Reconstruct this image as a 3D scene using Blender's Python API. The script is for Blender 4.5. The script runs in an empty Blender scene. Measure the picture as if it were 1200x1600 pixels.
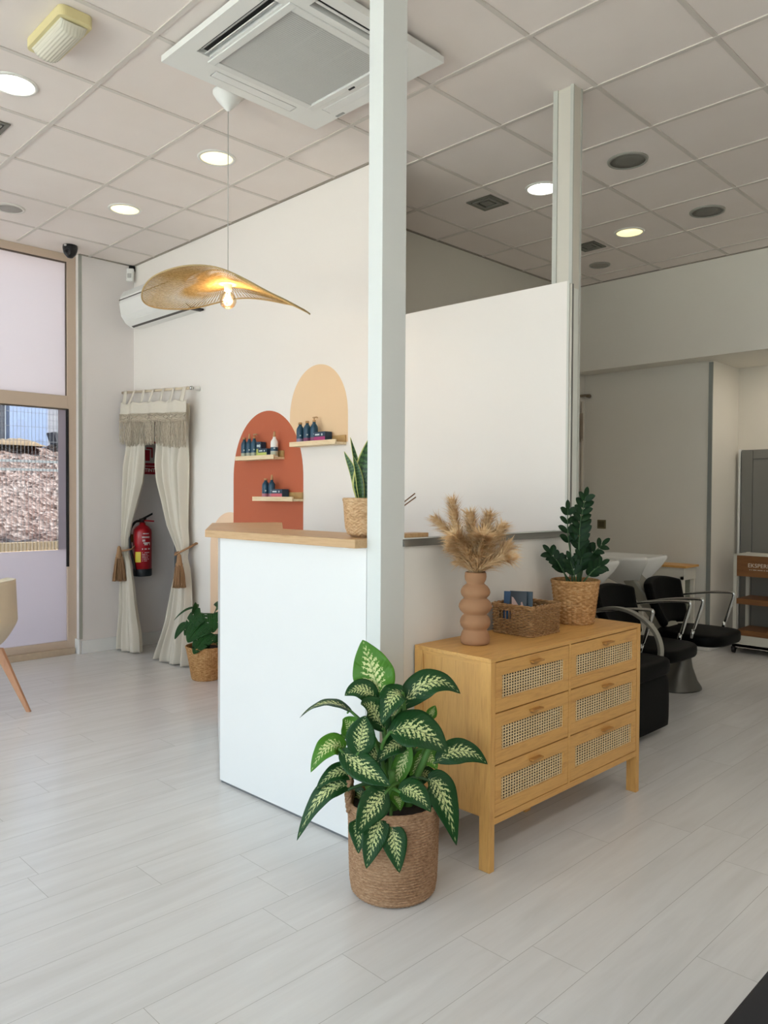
import bpy, bmesh, math, random
from mathutils import Vector, Matrix
random.seed(7)
PI = math.pi
scene = bpy.context.scene
COL = scene.collection

# ------------------------------------------------------------------ camera
R_ = Vector((0.7043, 0.7098, 0.0055)); U_ = Vector((-0.0187, 0.0107, 0.9998)); F_ = Vector((-0.7096, 0.7043, -0.0208))
cam_d = bpy.data.cameras.new('camera'); cam = bpy.data.objects.new('camera', cam_d); COL.objects.link(cam)
M3 = Matrix((R_, U_, -F_)).transposed()
cam.matrix_world = Matrix.Translation((4.456, -1.748, 1.4045)) @ M3.to_4x4()
cam_d.sensor_fit = 'HORIZONTAL'; cam_d.sensor_width = 36.0; cam_d.lens = 1204.36 / 1200 * 36
cam_d.clip_start = 0.05; cam_d.clip_end = 200
scene.camera = cam
# ------------------------------------------------------------------ world and exposure
WORLD_STRENGTH = 2.7
w = bpy.data.worlds.new('world'); scene.world = w; w.use_nodes = True
nt = w.node_tree; nt.nodes.clear()
wo = nt.nodes.new('ShaderNodeOutputWorld'); bg = nt.nodes.new('ShaderNodeBackground')
tc = nt.nodes.new('ShaderNodeTexCoord'); sx = nt.nodes.new('ShaderNodeSeparateXYZ'); cr = nt.nodes.new('ShaderNodeValToRGB')
nt.links.new(tc.outputs['Generated'], sx.inputs[0]); nt.links.new(sx.outputs['Z'], cr.inputs[0])
cr.color_ramp.elements[0].position = 0.0; cr.color_ramp.elements[0].color = (0.90, 0.945, 1.0, 1)
cr.color_ramp.elements[1].position = 0.8; cr.color_ramp.elements[1].color = (0.70, 0.83, 1.0, 1)
nt.links.new(cr.outputs[0], bg.inputs[0]); bg.inputs[1].default_value = WORLD_STRENGTH
nt.links.new(bg.outputs[0], wo.inputs[0])
vs = scene.view_settings
vs.view_transform = 'Standard'; vs.look = 'None'; vs.gamma = 1; vs.use_curve_mapping = False
vs.exposure = 0.99

def portal(name, loc, rot, sx_, sy_):
    l = bpy.data.lights.new(name, 'AREA'); l.shape = 'RECTANGLE'; l.size = sx_; l.size_y = sy_
    l.cycles.is_portal = True
    o = bpy.data.objects.new(name, l); COL.objects.link(o); o.location = loc; o.rotation_euler = rot
    return o
FRONT_Y = -3.7
portal('front_window_daylight', (2.0, FRONT_Y - 0.12, 1.6), (PI/2, 0, 0), 8.4, 3.2)
sun_d = bpy.data.lights.new('sun', 'SUN'); sun_d.energy = 27; sun_d.angle = 0.01; sun_d.color = (1, .96, .90)
sun = bpy.data.objects.new('sun', sun_d); COL.objects.link(sun); sun.rotation_euler = Vector((-0.42, -0.62, -0.95)).to_track_quat('-Z', 'Y').to_euler()
portal('left_window_daylight', (-2.42, -1.3, 1.75), (0, -PI/2, 0), 3.4, 4.7)

# ------------------------------------------------------------------ materials
def lin(c):
    if isinstance(c, str):
        c = c.lstrip('#'); c = [int(c[i:i+2], 16) / 255 for i in (0, 2, 4)]
    return tuple((x / 12.92 if x <= 0.04045 else ((x + 0.055) / 1.055) ** 2.4) for x in c) + (1,)
MATS = {}
class NM:
    def __init__(s, name):
        s.m = bpy.data.materials.new(name); s.m.use_nodes = True; s.t = s.m.node_tree
        s.b = s.t.nodes['Principled BSDF']; s.out = s.t.nodes['Material Output']
    def n(s, typ, **kw):
        x = s.t.nodes.new(typ)
        for k, v in kw.items(): setattr(x, k, v)
        return x
    def l(s, a, b): s.t.links.new(a, b)
    def coord(s, kind='Object', scale=(1, 1, 1), rot=(0, 0, 0)):
        c = s.n('ShaderNodeTexCoord'); mp = s.n('ShaderNodeMapping')
        mp.inputs['Scale'].default_value = scale; mp.inputs['Rotation'].default_value = rot
        s.l(c.outputs[kind], mp.inputs[0]); return mp.outputs[0]
    def noise(s, vec, scale, detail=4, rough=0.55, dist=0):
        x = s.n('ShaderNodeTexNoise'); s.l(vec, x.inputs['Vector'])
        x.inputs['Scale'].default_value = scale; x.inputs['Detail'].default_value = detail
        x.inputs['Roughness'].default_value = rough; x.inputs['Distortion'].default_value = dist
        return x.outputs['Fac']
    def ramp(s, fac, stops):
        r = s.n('ShaderNodeValToRGB'); s.l(fac, r.inputs[0]); e = r.color_ramp.elements
        while len(e) < len(stops): e.new(0.5)
        for i, (p, c) in enumerate(stops): e[i].position = p; e[i].color = lin(c) if not (isinstance(c, tuple) and len(c) == 4) else c
        return r.outputs[0]
    def math(s, op, a, b=None, c=None, clamp=False):
        x = s.n('ShaderNodeMath'); x.operation = op; x.use_clamp = clamp
        for i, v in enumerate((a, b, c)):
            if v is None: continue
            if isinstance(v, (int, float)): x.inputs[i].default_value = v
            else: s.l(v, x.inputs[i])
        return x.outputs[0]
    def mix(s, fac, a, b):
        x = s.n('ShaderNodeMix'); x.data_type = 'RGBA'
        for i, v in ((0, fac), (6, a), (7, b)):
            if isinstance(v, (int, float)): x.inputs[i].default_value = v
            elif isinstance(v, (tuple, str)): x.inputs[i].default_value = lin(v) if isinstance(v, str) else v
            else: s.l(v, x.inputs[i])
        return x.outputs[2]
    def bump(s, h, strength=0.2, dist=0.01):
        b = s.n('ShaderNodeBump'); b.inputs['Strength'].default_value = strength; b.inputs['Distance'].default_value = dist
        s.l(h, b.inputs['Height']); s.l(b.outputs[0], s.b.inputs['Normal'])
    def set(s, color=None, rough=None, metal=None, spec=None, **kw):
        if color is not None:
            if isinstance(color, (str, tuple)): s.b.inputs['Base Color'].default_value = lin(color) if isinstance(color, str) else color
            else: s.l(color, s.b.inputs['Base Color'])
        if rough is not None:
            if isinstance(rough, (int, float)): s.b.inputs['Roughness'].default_value = rough
            else: s.l(rough, s.b.inputs['Roughness'])
        if metal is not None: s.b.inputs['Metallic'].default_value = metal
        if spec is not None: s.b.inputs['Specular IOR Level'].default_value = spec
        for k, v in kw.items(): s.b.inputs[k.replace('_', ' ')].default_value = v
        return s.m

def plain(key, color, rough=0.5, metal=0.0, var=0.04, nscale=6, bump=0.0, spec=None, **kw):
    """a slightly uneven one-colour surface"""
    if key in MATS: return MATS[key]
    s = NM(key); v = s.coord()
    f = s.noise(v, nscale, 3)
    c = lin(color)
    a = tuple(max(0, x * (1 - var)) for x in c[:3]) + (1,); b = tuple(min(1, x * (1 + var)) for x in c[:3]) + (1,)
    s.set(s.mix(f, a, b), rough, metal, spec, **kw)
    if bump: s.bump(s.noise(v, nscale * 25, 3), bump, 0.002)
    MATS[key] = s.m; return s.m

def wood(key, light, dark, axis='X', scale=1.0, rough=0.45):
    if key in MATS: return MATS[key]
    s = NM(key)
    sc = {'X': (1.2, 14, 14), 'Y': (14, 1.2, 14), 'Z': (14, 14, 1.2)}[axis]
    sc = tuple(q * scale for q in sc)
    v = s.coord('Object', sc)
    n1 = s.noise(v, 1.6, 6, 0.6, 1.2); v2 = s.coord('Object', tuple(q * 5 for q in sc)); n2 = s.noise(v2, 2.0, 3, 0.6)
    f = s.math('ADD', s.math('MULTIPLY', n1, 0.75), s.math('MULTIPLY', n2, 0.25))
    s.set(s.ramp(f, [(0.33, dark), (0.5, light), (0.68, dark)]), rough)
    s.bump(n2, 0.08, 0.002)
    MATS[key] = s.m; return s.m

M_WALL = plain('wall_paint', '#efe8e1', 0.75, var=0.015, nscale=2, bump=0.05)
M_WALLCOOL = plain('wall_paint_cool', '#e9e2df', 0.7, var=0.015, nscale=2, bump=0.05)
M_WALLBACK = plain('wall_paint_back', '#e8e3d8', 0.75, var=0.02, nscale=2, bump=0.05)
M_WHITE = plain('white_gloss_panel', '#ecebe9', 0.22, var=0.01)
M_PLASTIC = plain('white_plastic', '#ecebe6', 0.38, var=0.015)
M_PLASTIC_D = plain('grey_plastic', '#b9b7b2', 0.45, var=0.03)
M_BLACK = plain('black_plastic', '#101114', 0.35, var=0.1)
M_SLOT = plain('dark_slot', '#17181a', 0.6, var=0.1)
M_LEATHER = plain('black_leather', '#050606', 0.5, var=0.2, nscale=12, bump=0.15, spec=0.07)
M_CHROME = plain('polished_aluminium', '#c9cbc8', 0.16, 1.0, var=0.03)
M_ALU = plain('matt_aluminium', '#8f8e8a', 0.42, 0.85, var=0.05)
M_ALUW = plain('painted_metal_profile', '#bdbdb4', 0.45, 0.0, var=0.03)
M_FRAME = plain('tan_window_frame', '#cdb8a4', 0.4, var=0.03)
M_TERRA = plain('terracotta_paint', '#bd6240', 0.7, var=0.03, nscale=3)
M_SAND = plain('sand_paint', '#ebcaa2', 0.7, var=0.02, nscale=3)
M_PEACH = plain('peach_paint', '#f1cfae', 0.7, var=0.02, nscale=3)
M_SOIL = plain('potting_soil', '#2a1c13', 0.9, var=0.5, nscale=60, bump=0.8)
M_OAK_Y = wood('oak_along_y', '#dfab62', '#c89150', 'Y')
M_OAK_X = wood('oak_along_x', '#dfab62', '#c89150', 'X')
M_OAK_Z = wood('oak_upright', '#dfab62', '#c89150', 'Z')
M_CTOP = wood('counter_oak', '#cda87c', '#b78d60', 'X')
M_PINE = wood('pale_pine', '#ecd6b0', '#dcbf92', 'X')
M_BROWNWOOD = wood('brown_laminate', '#8d5f36', '#7a4f2b', 'X')
M_CHAIRLEG = wood('beech_leg', '#c99673', '#b98463', 'Z')

def floor_mat():
    """laminate boards along y, 0.192 wide, end joints at random; each board has its own tone and grain"""
    s = NM('laminate_floor')
    co = s.n('ShaderNodeTexCoord'); sp = s.n('ShaderNodeSeparateXYZ'); s.l(co.outputs['Object'], sp.inputs[0])
    xr = s.math('DIVIDE', s.math('SUBTRACT', sp.outputs[0], 2.52), 0.192); row = s.math('FLOOR', xr); fx = s.math('SUBTRACT', xr, row)
    wn = s.n('ShaderNodeTexWhiteNoise'); wn.noise_dimensions = '1D'; s.l(row, wn.inputs['W'])
    yr = s.math('ADD', s.math('DIVIDE', sp.outputs[1], 1.28), wn.outputs['Value']); brd = s.math('FLOOR', yr); fy = s.math('SUBTRACT', yr, brd)
    wn2 = s.n('ShaderNodeTexWhiteNoise'); wn2.noise_dimensions = '2D'
    cb = s.n('ShaderNodeCombineXYZ'); s.l(row, cb.inputs[0]); s.l(brd, cb.inputs[1]); s.l(cb.outputs[0], wn2.inputs['Vector'])
    e1 = s.math('LESS_THAN', fx, 0.0085); e2 = s.math('LESS_THAN', fy, 0.0013)
    edge = s.math('MAXIMUM', e1, e2)
    vec = s.n('ShaderNodeCombineXYZ'); s.l(s.math('MULTIPLY', sp.outputs[0], 9.0), vec.inputs[0]); s.l(s.math('MULTIPLY', sp.outputs[1], 0.8), vec.inputs[1]); s.l(s.math('MULTIPLY', wn2.outputs['Value'], 37.0), vec.inputs[2])
    g = s.noise(vec.outputs[0], 1.8, 6, 0.6, 0.6)
    vec2 = s.n('ShaderNodeCombineXYZ'); s.l(s.math('MULTIPLY', sp.outputs[0], 42.0), vec2.inputs[0]); s.l(s.math('MULTIPLY', sp.outputs[1], 2.0), vec2.inputs[1]); s.l(wn2.outputs['Value'], vec2.inputs[2])
    g2 = s.noise(vec2.outputs[0], 2.0, 3)
    base = s.ramp(g, [(0.3, '#d7d5d2'), (0.5, '#e0dedc'), (0.72, '#e8e7e5')])
    base = s.mix(s.math('MULTIPLY', wn2.outputs['Value'], 0.30), base, '#d8d5d1')
    base = s.mix(s.math('MULTIPLY', g2, 0.20), base, '#cecbc6')
    col = s.mix(s.math('MULTIPLY', edge, 0.75), base, '#9a968f')
    s.set(col, s.math('ADD', s.math('MULTIPLY', g2, 0.10), 0.19), spec=0.5)
    h = s.math('SUBTRACT', s.math('MULTIPLY', g2, 0.25), edge)
    s.bump(h, 0.12, 0.002)
    return s.m
M_FLOOR = floor_mat()

def tile_mat():
    s = NM('ceiling_tile'); v = s.coord(); n = s.noise(v, 1.3, 4); n2 = s.noise(v, 160, 2)
    c = s.ramp(n, [(0.3, '#eadfd7'), (0.7, '#f0e6df')])
    s.set(c, 0.85); s.bump(n2, 0.15, 0.002); return s.m
M_TILE = tile_mat()
M_TBAR = plain('ceiling_grid_bar', '#d6cdc4', 0.6, var=0.02)

def emis(key, color, strength):
    s = NM(key); s.set('#ffffff', 0.5)
    s.b.inputs['Emission Color'].default_value = lin(color); s.b.inputs['Emission Strength'].default_value = strength
    return s.m
M_LAMPW = emis('cool_white_lamp', '#fff9ec', 8.0)
M_LAMPY = emis('warm_white_lamp', '#ffe9a0', 0.72)
M_FILAMENT = emis('bulb_filament', '#ffc878', 16.0)

def clear_glass(key, tint='#ffffff', refl=0.06):
    s = NM(key); s.t.nodes.remove(s.b)
    tr = s.n('ShaderNodeBsdfTransparent'); tr.inputs[0].default_value = lin(tint)
    gl = s.n('ShaderNodeBsdfGlossy'); gl.inputs['Roughness'].default_value = 0.02
    lw = s.n('ShaderNodeLayerWeight'); lw.inputs['Blend'].default_value = 0.25
    f = s.math('ADD', s.math('MULTIPLY', lw.outputs['Fresnel'], 0.6), refl * 0.3, clamp=True)
    mx = s.n('ShaderNodeMixShader'); s.l(f, mx.inputs[0]); s.l(tr.outputs[0], mx.inputs[1]); s.l(gl.outputs[0], mx.inputs[2])
    s.l(mx.outputs[0], s.out.inputs[0]); return s.m
M_GLASS = clear_glass('window_glass', '#dfe4e4')
M_GLASST = clear_glass('dimming_window_glass', '#b4b7b9')  # tint added to dim the outdoor view
M_BULB = clear_glass('bulb_glass', '#fff0d8')

def frosted(key, color, amount=0.5):
    s = NM(key); s.t.nodes.remove(s.b)
    a = s.n('ShaderNodeBsdfTranslucent'); a.inputs[0].default_value = lin(color)
    b = s.n('ShaderNodeBsdfDiffuse'); b.inputs[0].default_value = lin(color)
    mx = s.n('ShaderNodeMixShader'); mx.inputs[0].default_value = amount
    s.l(b.outputs[0], mx.inputs[1]); s.l(a.outputs[0], mx.inputs[2]); s.l(mx.outputs[0], s.out.inputs[0]); return s.m
M_FROST = frosted('frosted_film', '#d3cfd0', 0.56)
M_FROST2 = frosted('frosted_film_lower', '#d6ced2', 0.85)

def fabric(key, color, trans=0.3):
    s = NM(key); v = s.coord(); w1 = s.noise(v, 260, 2)
    col = s.mix(w1, tuple(x * 0.93 for x in lin(color)[:3]) + (1,), color)
    s.set(col, 0.9, spec=0.1); s.bump(w1, 0.15, 0.001)
    t = s.n('ShaderNodeBsdfTranslucent'); t.inputs[0].default_value = lin(color)
    mx = s.n('ShaderNodeMixShader'); mx.inputs[0].default_value = trans
    s.l(s.b.outputs[0], mx.inputs[1]); s.l(t.outputs[0], mx.inputs[2]); s.l(mx.outputs[0], s.out.inputs[0]); return s.m
M_CURTAIN = fabric('cream_cotton', '#f0e8da', 0.25)
M_FRINGE = fabric('macrame_cord', '#c9bba7', 0.1)
M_JUTE = fabric('jute_tassel', '#a98463', 0.05)

def fibre(key, c1, c2, c3, scale=40, bump=0.4, stretch=(1, 1, 3)):
    s = NM(key); v = s.coord('Object', stretch); n = s.noise(v, scale, 4, 0.65)
    v2 = s.coord('Object'); n2 = s.noise(v2, 9, 2)
    c = s.ramp(s.math('ADD', s.math('MULTIPLY', n, 0.8), s.math('MULTIPLY', n2, 0.2)), [(0.32, c1), (0.5, c2), (0.68, c3)])
    s.set(c, 0.75, spec=0.2); s.bump(n, bump, 0.003); return s.m
M_SEAGRASS = fibre('seagrass_weave', '#7a5a41', '#a98363', '#c6a584', 70, 0.6, (1, 1, 4))
M_HYACINTH = fibre('water_hyacinth', '#8a6238', '#b98a58', '#d9b485', 45, 0.4)
M_WICKER = fibre('brown_wicker', '#74502f', '#a27b53', '#c29b6d', 60, 0.4)
M_BAMBOO = fibre('bamboo_plait', '#a07a52', '#c9a37a', '#e0c19b', 50, 0.3)
M_SHADE = fibre('raffia_strands', '#ad8d58', '#caa970', '#e2c794', 60, 0.2)
M_CANE = fibre('cane_webbing', '#d3b282', '#e8cd9e', '#f3dfb8', 60, 0.2)
M_VASE = plain('terracotta_clay', '#a77c5a', 0.85, var=0.06, nscale=8, bump=0.1)
M_PAMPAS = fibre('dried_pampas', '#d0a472', '#e8c596', '#f8e2bd', 30, 0.1)

def leaf_mat(key, edge, centre, amount=1.0, freq=11.0, slant=2.6, reach=0.66):
    """dark margin with cream-green blotches running out from the midrib along the side veins"""
    s = NM(key)
    uv = s.n('ShaderNodeUVMap'); sp = s.n('ShaderNodeSeparateXYZ'); s.l(uv.outputs[0], sp.inputs[0])
    u = s.math('ABSOLUTE', s.math('SUBTRACT', s.math('MULTIPLY', sp.outputs[0], 2.0), 1.0))
    v = sp.outputs[1]
    n = s.n('ShaderNodeTexNoise'); s.l(uv.outputs[0], n.inputs['Vector']); n.inputs['Scale'].default_value = 20; n.inputs['Detail'].default_value = 5
    n2 = s.n('ShaderNodeTexNoise'); s.l(uv.outputs[0], n2.inputs['Vector']); n2.inputs['Scale'].default_value = 5; n2.inputs['Detail'].default_value = 2
    ph = s.math('ADD', s.math('SUBTRACT', s.math('MULTIPLY', v, freq), s.math('MULTIPLY', u, slant)), s.math('MULTIPLY', n.outputs['Fac'], 2.0))
    st = s.math('ADD', s.math('MULTIPLY', s.math('SINE', s.math('MULTIPLY', ph, 6.2832)), 0.5), 0.5)
    st = s.math('ADD', st, s.math('MULTIPLY', s.math('SUBTRACT', n.outputs['Fac'], 0.5), 1.8))
    lim = s.math('SUBTRACT', reach, s.math('MULTIPLY', s.math('POWER', s.math('ABSOLUTE', s.math('SUBTRACT', v, 0.45)), 1.5), 1.25))
    lim = s.math('ADD', lim, s.math('MULTIPLY', s.math('SUBTRACT', n2.outputs['Fac'], 0.5), 0.5))
    inner = s.math('DIVIDE', s.math('SUBTRACT', lim, u), 0.55, clamp=True)
    m = s.math('MULTIPLY', s.math('SUBTRACT', s.math('ADD', st, inner), 1.05), 3.5, clamp=True)
    m = s.math('MULTIPLY', m, s.math('MULTIPLY', inner, 4.0, clamp=True))
    rib = s.math('SUBTRACT', 1.0, s.math('MULTIPLY', u, 22.0), clamp=True)
    m = s.math('MULTIPLY', s.math('MULTIPLY', m, s.math('SUBTRACT', 1.0, s.math('MULTIPLY', rib, 0.7))), amount, clamp=True)
    col = s.mix(m, edge, centre)
    s.set(col, 0.38, spec=0.32)
    vein = s.math('SINE', s.math('MULTIPLY', s.math('SUBTRACT', s.math('MULTIPLY', v, freq * 1.5), s.math('MULTIPLY', u, slant * 1.5)), 6.2832))
    h = s.math('ADD', s.math('MULTIPLY', vein, 0.25), s.math('MULTIPLY', rib, -1.0)); s.bump(h, 0.3, 0.003)
    t = s.n('ShaderNodeBsdfTranslucent'); s.l(col, t.inputs[0])
    mx = s.n('ShaderNodeMixShader'); mx.inputs[0].default_value = 0.16
    s.l(s.b.outputs[0], mx.inputs[1]); s.l(t.outputs[0], mx.inputs[2]); s.l(mx.outputs[0], s.out.inputs[0])
    return s.m
M_DLEAF = leaf_mat('dieffenbachia_leaf', '#1b481d', '#d3dc9a')
M_DLEAFY = leaf_mat('young_dieffenbachia_leaf', '#4c8420', '#dde4a2')
M_ZLEAF = leaf_mat('zamioculcas_leaf', '#15351a', '#28501f', 0.3)
M_MLEAF = leaf_mat('monstera_leaf', '#285526', '#3a7431', 0.3)
M_SLEAF_ = None
def snake_mat():
    s = NM('snake_plant_leaf'); uv = s.n('ShaderNodeUVMap'); sp = s.n('ShaderNodeSeparateXYZ'); s.l(uv.outputs[0], sp.inputs[0])
    u = s.math('ABSOLUTE', s.math('SUBTRACT', s.math('MULTIPLY', sp.outputs[0], 2.0), 1.0))
    n = s.n('ShaderNodeTexNoise'); s.l(uv.outputs[0], n.inputs['Vector']); n.inputs['Scale'].default_value = 14; n.inputs['Detail'].default_value = 4
    st = s.math('SINE', s.math('ADD', s.math('MULTIPLY', sp.outputs[1], 95.0), s.math('MULTIPLY', n.outputs['Fac'], 14.0)))
    c = s.ramp(s.math('ADD', s.math('MULTIPLY', st, 0.5), 0.5), [(0.30, '#254428'), (0.9, '#4f7440')])
    e = s.math('MULTIPLY', s.math('SUBTRACT', u, 0.86), 20.0, clamp=True)
    s.set(s.mix(e, c, '#c3c06c'), 0.4); return s.m
M_SLEAF = snake_mat()
M_STEM = plain('green_stem', '#4d7a32', 0.5, var=0.15)
M_STEMD = plain('dark_green_stem', '#3b5c33', 0.5, var=0.15)

# ------------------------------------------------------------------ mesh helpers
class MB:
    def __init__(s): s.v = []; s.f = []; s.uv = {}; s.smooth = []
    def add(s, vs_, fs, smooth=False, uvs=None):
        o = len(s.v); s.v += [tuple(x) for x in vs_]
        for i, f in enumerate(fs):
            s.f.append(tuple(o + k for k in f)); s.smooth.append(smooth)
            if uvs is not None: s.uv[len(s.f) - 1] = [uvs[k] for k in f]
        return s
    def box(s, x0, x1, y0, y1, z0, z1):
        v = [(x, y, z) for x in (x0, x1) for y in (y0, y1) for z in (z0, z1)]
        return s.add(v, [(0, 1, 3, 2), (4, 6, 7, 5), (0, 4, 5, 1), (2, 3, 7, 6), (0, 2, 6, 4), (1, 5, 7, 3)])
    def obox(s, a, b, side, up, w0, h0, w1=None, h1=None):
        """tapered bar from a to b, side vector, up vector, half sizes at each end"""
        a, b, side, up = map(Vector, (a, b, side, up)); w1 = w0 if w1 is None else w1; h1 = h0 if h1 is None else h1
        side.normalize(); up.normalize()
        v = [a + side * p * w0 + up * q * h0 for p, q in ((-1, -1), (1, -1), (1, 1), (-1, 1))] + [b + side * p * w1 + up * q * h1 for p, q in ((-1, -1), (1, -1), (1, 1), (-1, 1))]
        return s.add(v, [(3, 2, 1, 0), (4, 5, 6, 7), (0, 1, 5, 4), (1, 2, 6, 5), (2, 3, 7, 6), (3, 0, 4, 7)])
    def tube(s, pts, r, n=8, cap=True, flat=None):
        pts = [Vector(p) for p in pts]; m = len(pts)
        rr = r if isinstance(r, (list, tuple)) else [r] * m
        vs_ = []; ref = None
        for i, p in enumerate(pts):
            t = (pts[min(i + 1, m - 1)] - pts[max(i - 1, 0)])
            if t.length < 1e-9: t = Vector((0, 0, 1))
            t.normalize()
            if ref is None:
                ref = Vector((0, 0, 1)) if abs(t.z) < 0.9 else Vector((1, 0, 0))
            a = (ref - t * ref.dot(t)).normalized(); b = t.cross(a); ref = a
            fl = flat or 1.0
            for k in range(n):
                an = 2 * PI * k / n
                vs_.append(p + a * math.cos(an) * rr[i] * fl + b * math.sin(an) * rr[i])
        fs = [(i * n + k, i * n + (k + 1) % n, (i + 1) * n + (k + 1) % n, (i + 1) * n + k) for i in range(m - 1) for k in range(n)]
        if cap: fs += [tuple(reversed(range(n))), tuple((m - 1) * n + k for k in range(n))]
        return s.add(vs_, fs, True)
    def lathe(s, prof, c=(0, 0, 0), n=32, sx=1.0, sy=1.0, cap=True, fn=None):
        vs_ = []
        for i, (r, z) in enumerate(prof):
            for k in range(n):
                a = 2 * PI * k / n; q = r if fn is None else r + fn(a, z, i)
                vs_.append((c[0] + q * math.cos(a) * sx, c[1] + q * math.sin(a) * sy, c[2] + z))
        m = len(prof)
        fs = [(i * n + k, i * n + (k + 1) % n, (i + 1) * n + (k + 1) % n, (i + 1) * n + k) for i in range(m - 1) for k in range(n)]
        if cap: fs += [tuple(reversed(range(n))), tuple((m - 1) * n + k for k in range(n))]
        return s.add(vs_, fs, True)
    def prism(s, poly, z0, z1, axis='Z', smooth=False):
        def P(a, b, h): return {'Z': (a, b, h), 'Y': (a, h, b), 'X': (h, a, b)}[axis]
        n = len(poly)
        v = [P(a, b, z0) for a, b in poly] + [P(a, b, z1) for a, b in poly]
        fs = [(i, (i + 1) % n, n + (i + 1) % n, n + i) for i in range(n)] + [tuple(reversed(range(n))), tuple(range(n, 2 * n))]
        return s.add(v, fs, smooth)
    def surf(s, fn, nu, nv, smooth=True, uv=True):
        vs_ = [fn(i / nu, j / nv) for j in range(nv + 1) for i in range(nu + 1)]
        uvs = [(i / nu, j / nv) for j in range(nv + 1) for i in range(nu + 1)] if uv else None
        W_ = nu + 1
        fs = [(j * W_ + i, j * W_ + i + 1, (j + 1) * W_ + i + 1, (j + 1) * W_ + i) for j in range(nv) for i in range(nu)]
        return s.add(vs_, fs, smooth, uvs)
    def build(s, name, mat, parent=None, bevel=0, solid=0, loc=None, sub=0, fixn=True, autosmooth=False):
        me = bpy.data.meshes.new(name)
        org = Vector(loc) if loc else Vector((0, 0, 0))
        me.from_pydata([tuple(Vector(q) - org) for q in s.v], [], s.f)
        if s.uv:
            ul = me.uv_layers.new(name='UVMap')
            for fi, p in enumerate(me.polygons):
                if fi in s.uv:
                    for k, li in enumerate(p.loop_indices): ul.data[li].uv = s.uv[fi][k]
        for p, sm in zip(me.polygons, s.smooth): p.use_smooth = sm
        if fixn:
            bm = bmesh.new(); bm.from_mesh(me); bmesh.ops.recalc_face_normals(bm, faces=bm.faces); bm.to_mesh(me); bm.free()
        me.materials.append(mat)
        o = bpy.data.objects.new(name, me); COL.objects.link(o); o.location = org
        if parent is not None:
            o.parent = parent
            pl = Vector((0, 0, 0)); q = parent
            while q is not None: pl += q.location; q = q.parent
            o.location = org - pl
            # mesh data were given in world coordinates
        if solid:
            md = o.modifiers.new('thickness', 'SOLIDIFY'); md.thickness = solid; md.offset = 0
        if bevel:
            md = o.modifiers.new('bevel', 'BEVEL'); md.width = bevel; md.segments = 2; md.limit_method = 'ANGLE'; md.angle_limit = math.radians(40)
        if sub:
            md = o.modifiers.new('subdivision', 'SUBSURF'); md.levels = sub; md.render_levels = sub
            for p in me.polygons: p.use_smooth = True
        return o

def tag(o, label=None, cat=None, group=None, kind=None):
    if label: o['label'] = label
    if cat: o['category'] = cat
    if group: o['group'] = group
    if kind: o['kind'] = kind
    return o
def thing(name, loc, label, cat, group=None):
    o = bpy.data.objects.new(name, None); COL.objects.link(o); o.location = loc; o.empty_display_size = 0.1
    return tag(o, label, cat, group)
def struct(o, label=None): o['kind'] = 'structure'; return o if not label else tag(o, label)
def copy_tree(o, parent=None):
    c = o.copy(); COL.objects.link(c); c.parent = parent
    for ch in list(o.children): copy_tree(ch, c)
    return c
def spl(pts, n):
    """Catmull-Rom through points"""
    P = [Vector(p) for p in pts]; P = [P[0] * 2 - P[1]] + P + [P[-1] * 2 - P[-2]]; out = []
    m = len(P) - 3
    for i in range(n + 1):
        t = i / n * m; k = min(int(t), m - 1); t -= k; a, b, c, d = P[k:k + 4]
        out.append(0.5 * ((2 * b) + (c - a) * t + (2 * a - 5 * b + 4 * c - d) * t * t + (3 * b - a - 3 * c + d) * t ** 3))
    return out
def interp(tab, x):
    if x <= tab[0][0]: return tab[0][1]
    for (a, p), (b, q) in zip(tab, tab[1:]):
        if x <= b: return p + (q - p) * (x - a) / (b - a)
    return tab[-1][1]
def leaf(mb, base, tip, width, normal, bow=0.0, fold=0.25, shape=None, nu=10, nv=18, droop_edge=0.0, ripple=0.0):
    base, tip, normal = Vector(base), Vector(tip), Vector(normal)
    ctrl = (base + tip) / 2 + Vector((0, 0, 1)) * bow * 2
    shape = shape or (lambda t: (math.sin(PI * min(1, t ** 0.72)) ** 0.85) if t < 1 else 0)
    L = (tip - base).length
    def fn(u, v):
        p = base * (1 - v) ** 2 + ctrl * 2 * v * (1 - v) + tip * v * v
        t = ((ctrl - base) * (1 - v) + (tip - ctrl) * v)
        if t.length < 1e-6: t = tip - base
        t.normalize(); n = (normal - t * normal.dot(t)).normalized(); sd = t.cross(n)
        x = (u * 2 - 1); wv = max(0.0008, shape(v)) * width / 2
        return p + sd * x * wv + n * ((abs(x) ** 1.3) * fold * wv - droop_edge * x * x * wv + ripple * math.sin(v * 21 + x * 2) * abs(x) * wv)
    mb.surf(fn, nu, nv)
    return mb
# ================================================================== the room
H = 3.492
struct(MB().box(-2.32, 6.3, FRONT_Y, 6.0, -0.12, 0).build('floor', M_FLOOR))
struct(MB().box(-2.5, 6.3, FRONT_Y - 0.1, 5.2, H, H + 0.12).build('ceiling', M_TILE))
g = MB()
for i in range(-3, 11):
    x = 0.6 * i
    if x > 6.2: continue
    y1 = 1.62 if x < 0.25 else 5.05
    g.box(x - 0.012, x + 0.012, FRONT_Y, y1, H - 0.005, H + 0.001)
for j in range(-6, 9):
    y = 0.6 * j
    g.box(-2.21 if y < 1.62 else 0.25, 6.2, y - 0.012, y + 0.012, H - 0.006, H + 0.001)
struct(g.build('trim_1', M_TBAR))                     # the ceiling grid
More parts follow.
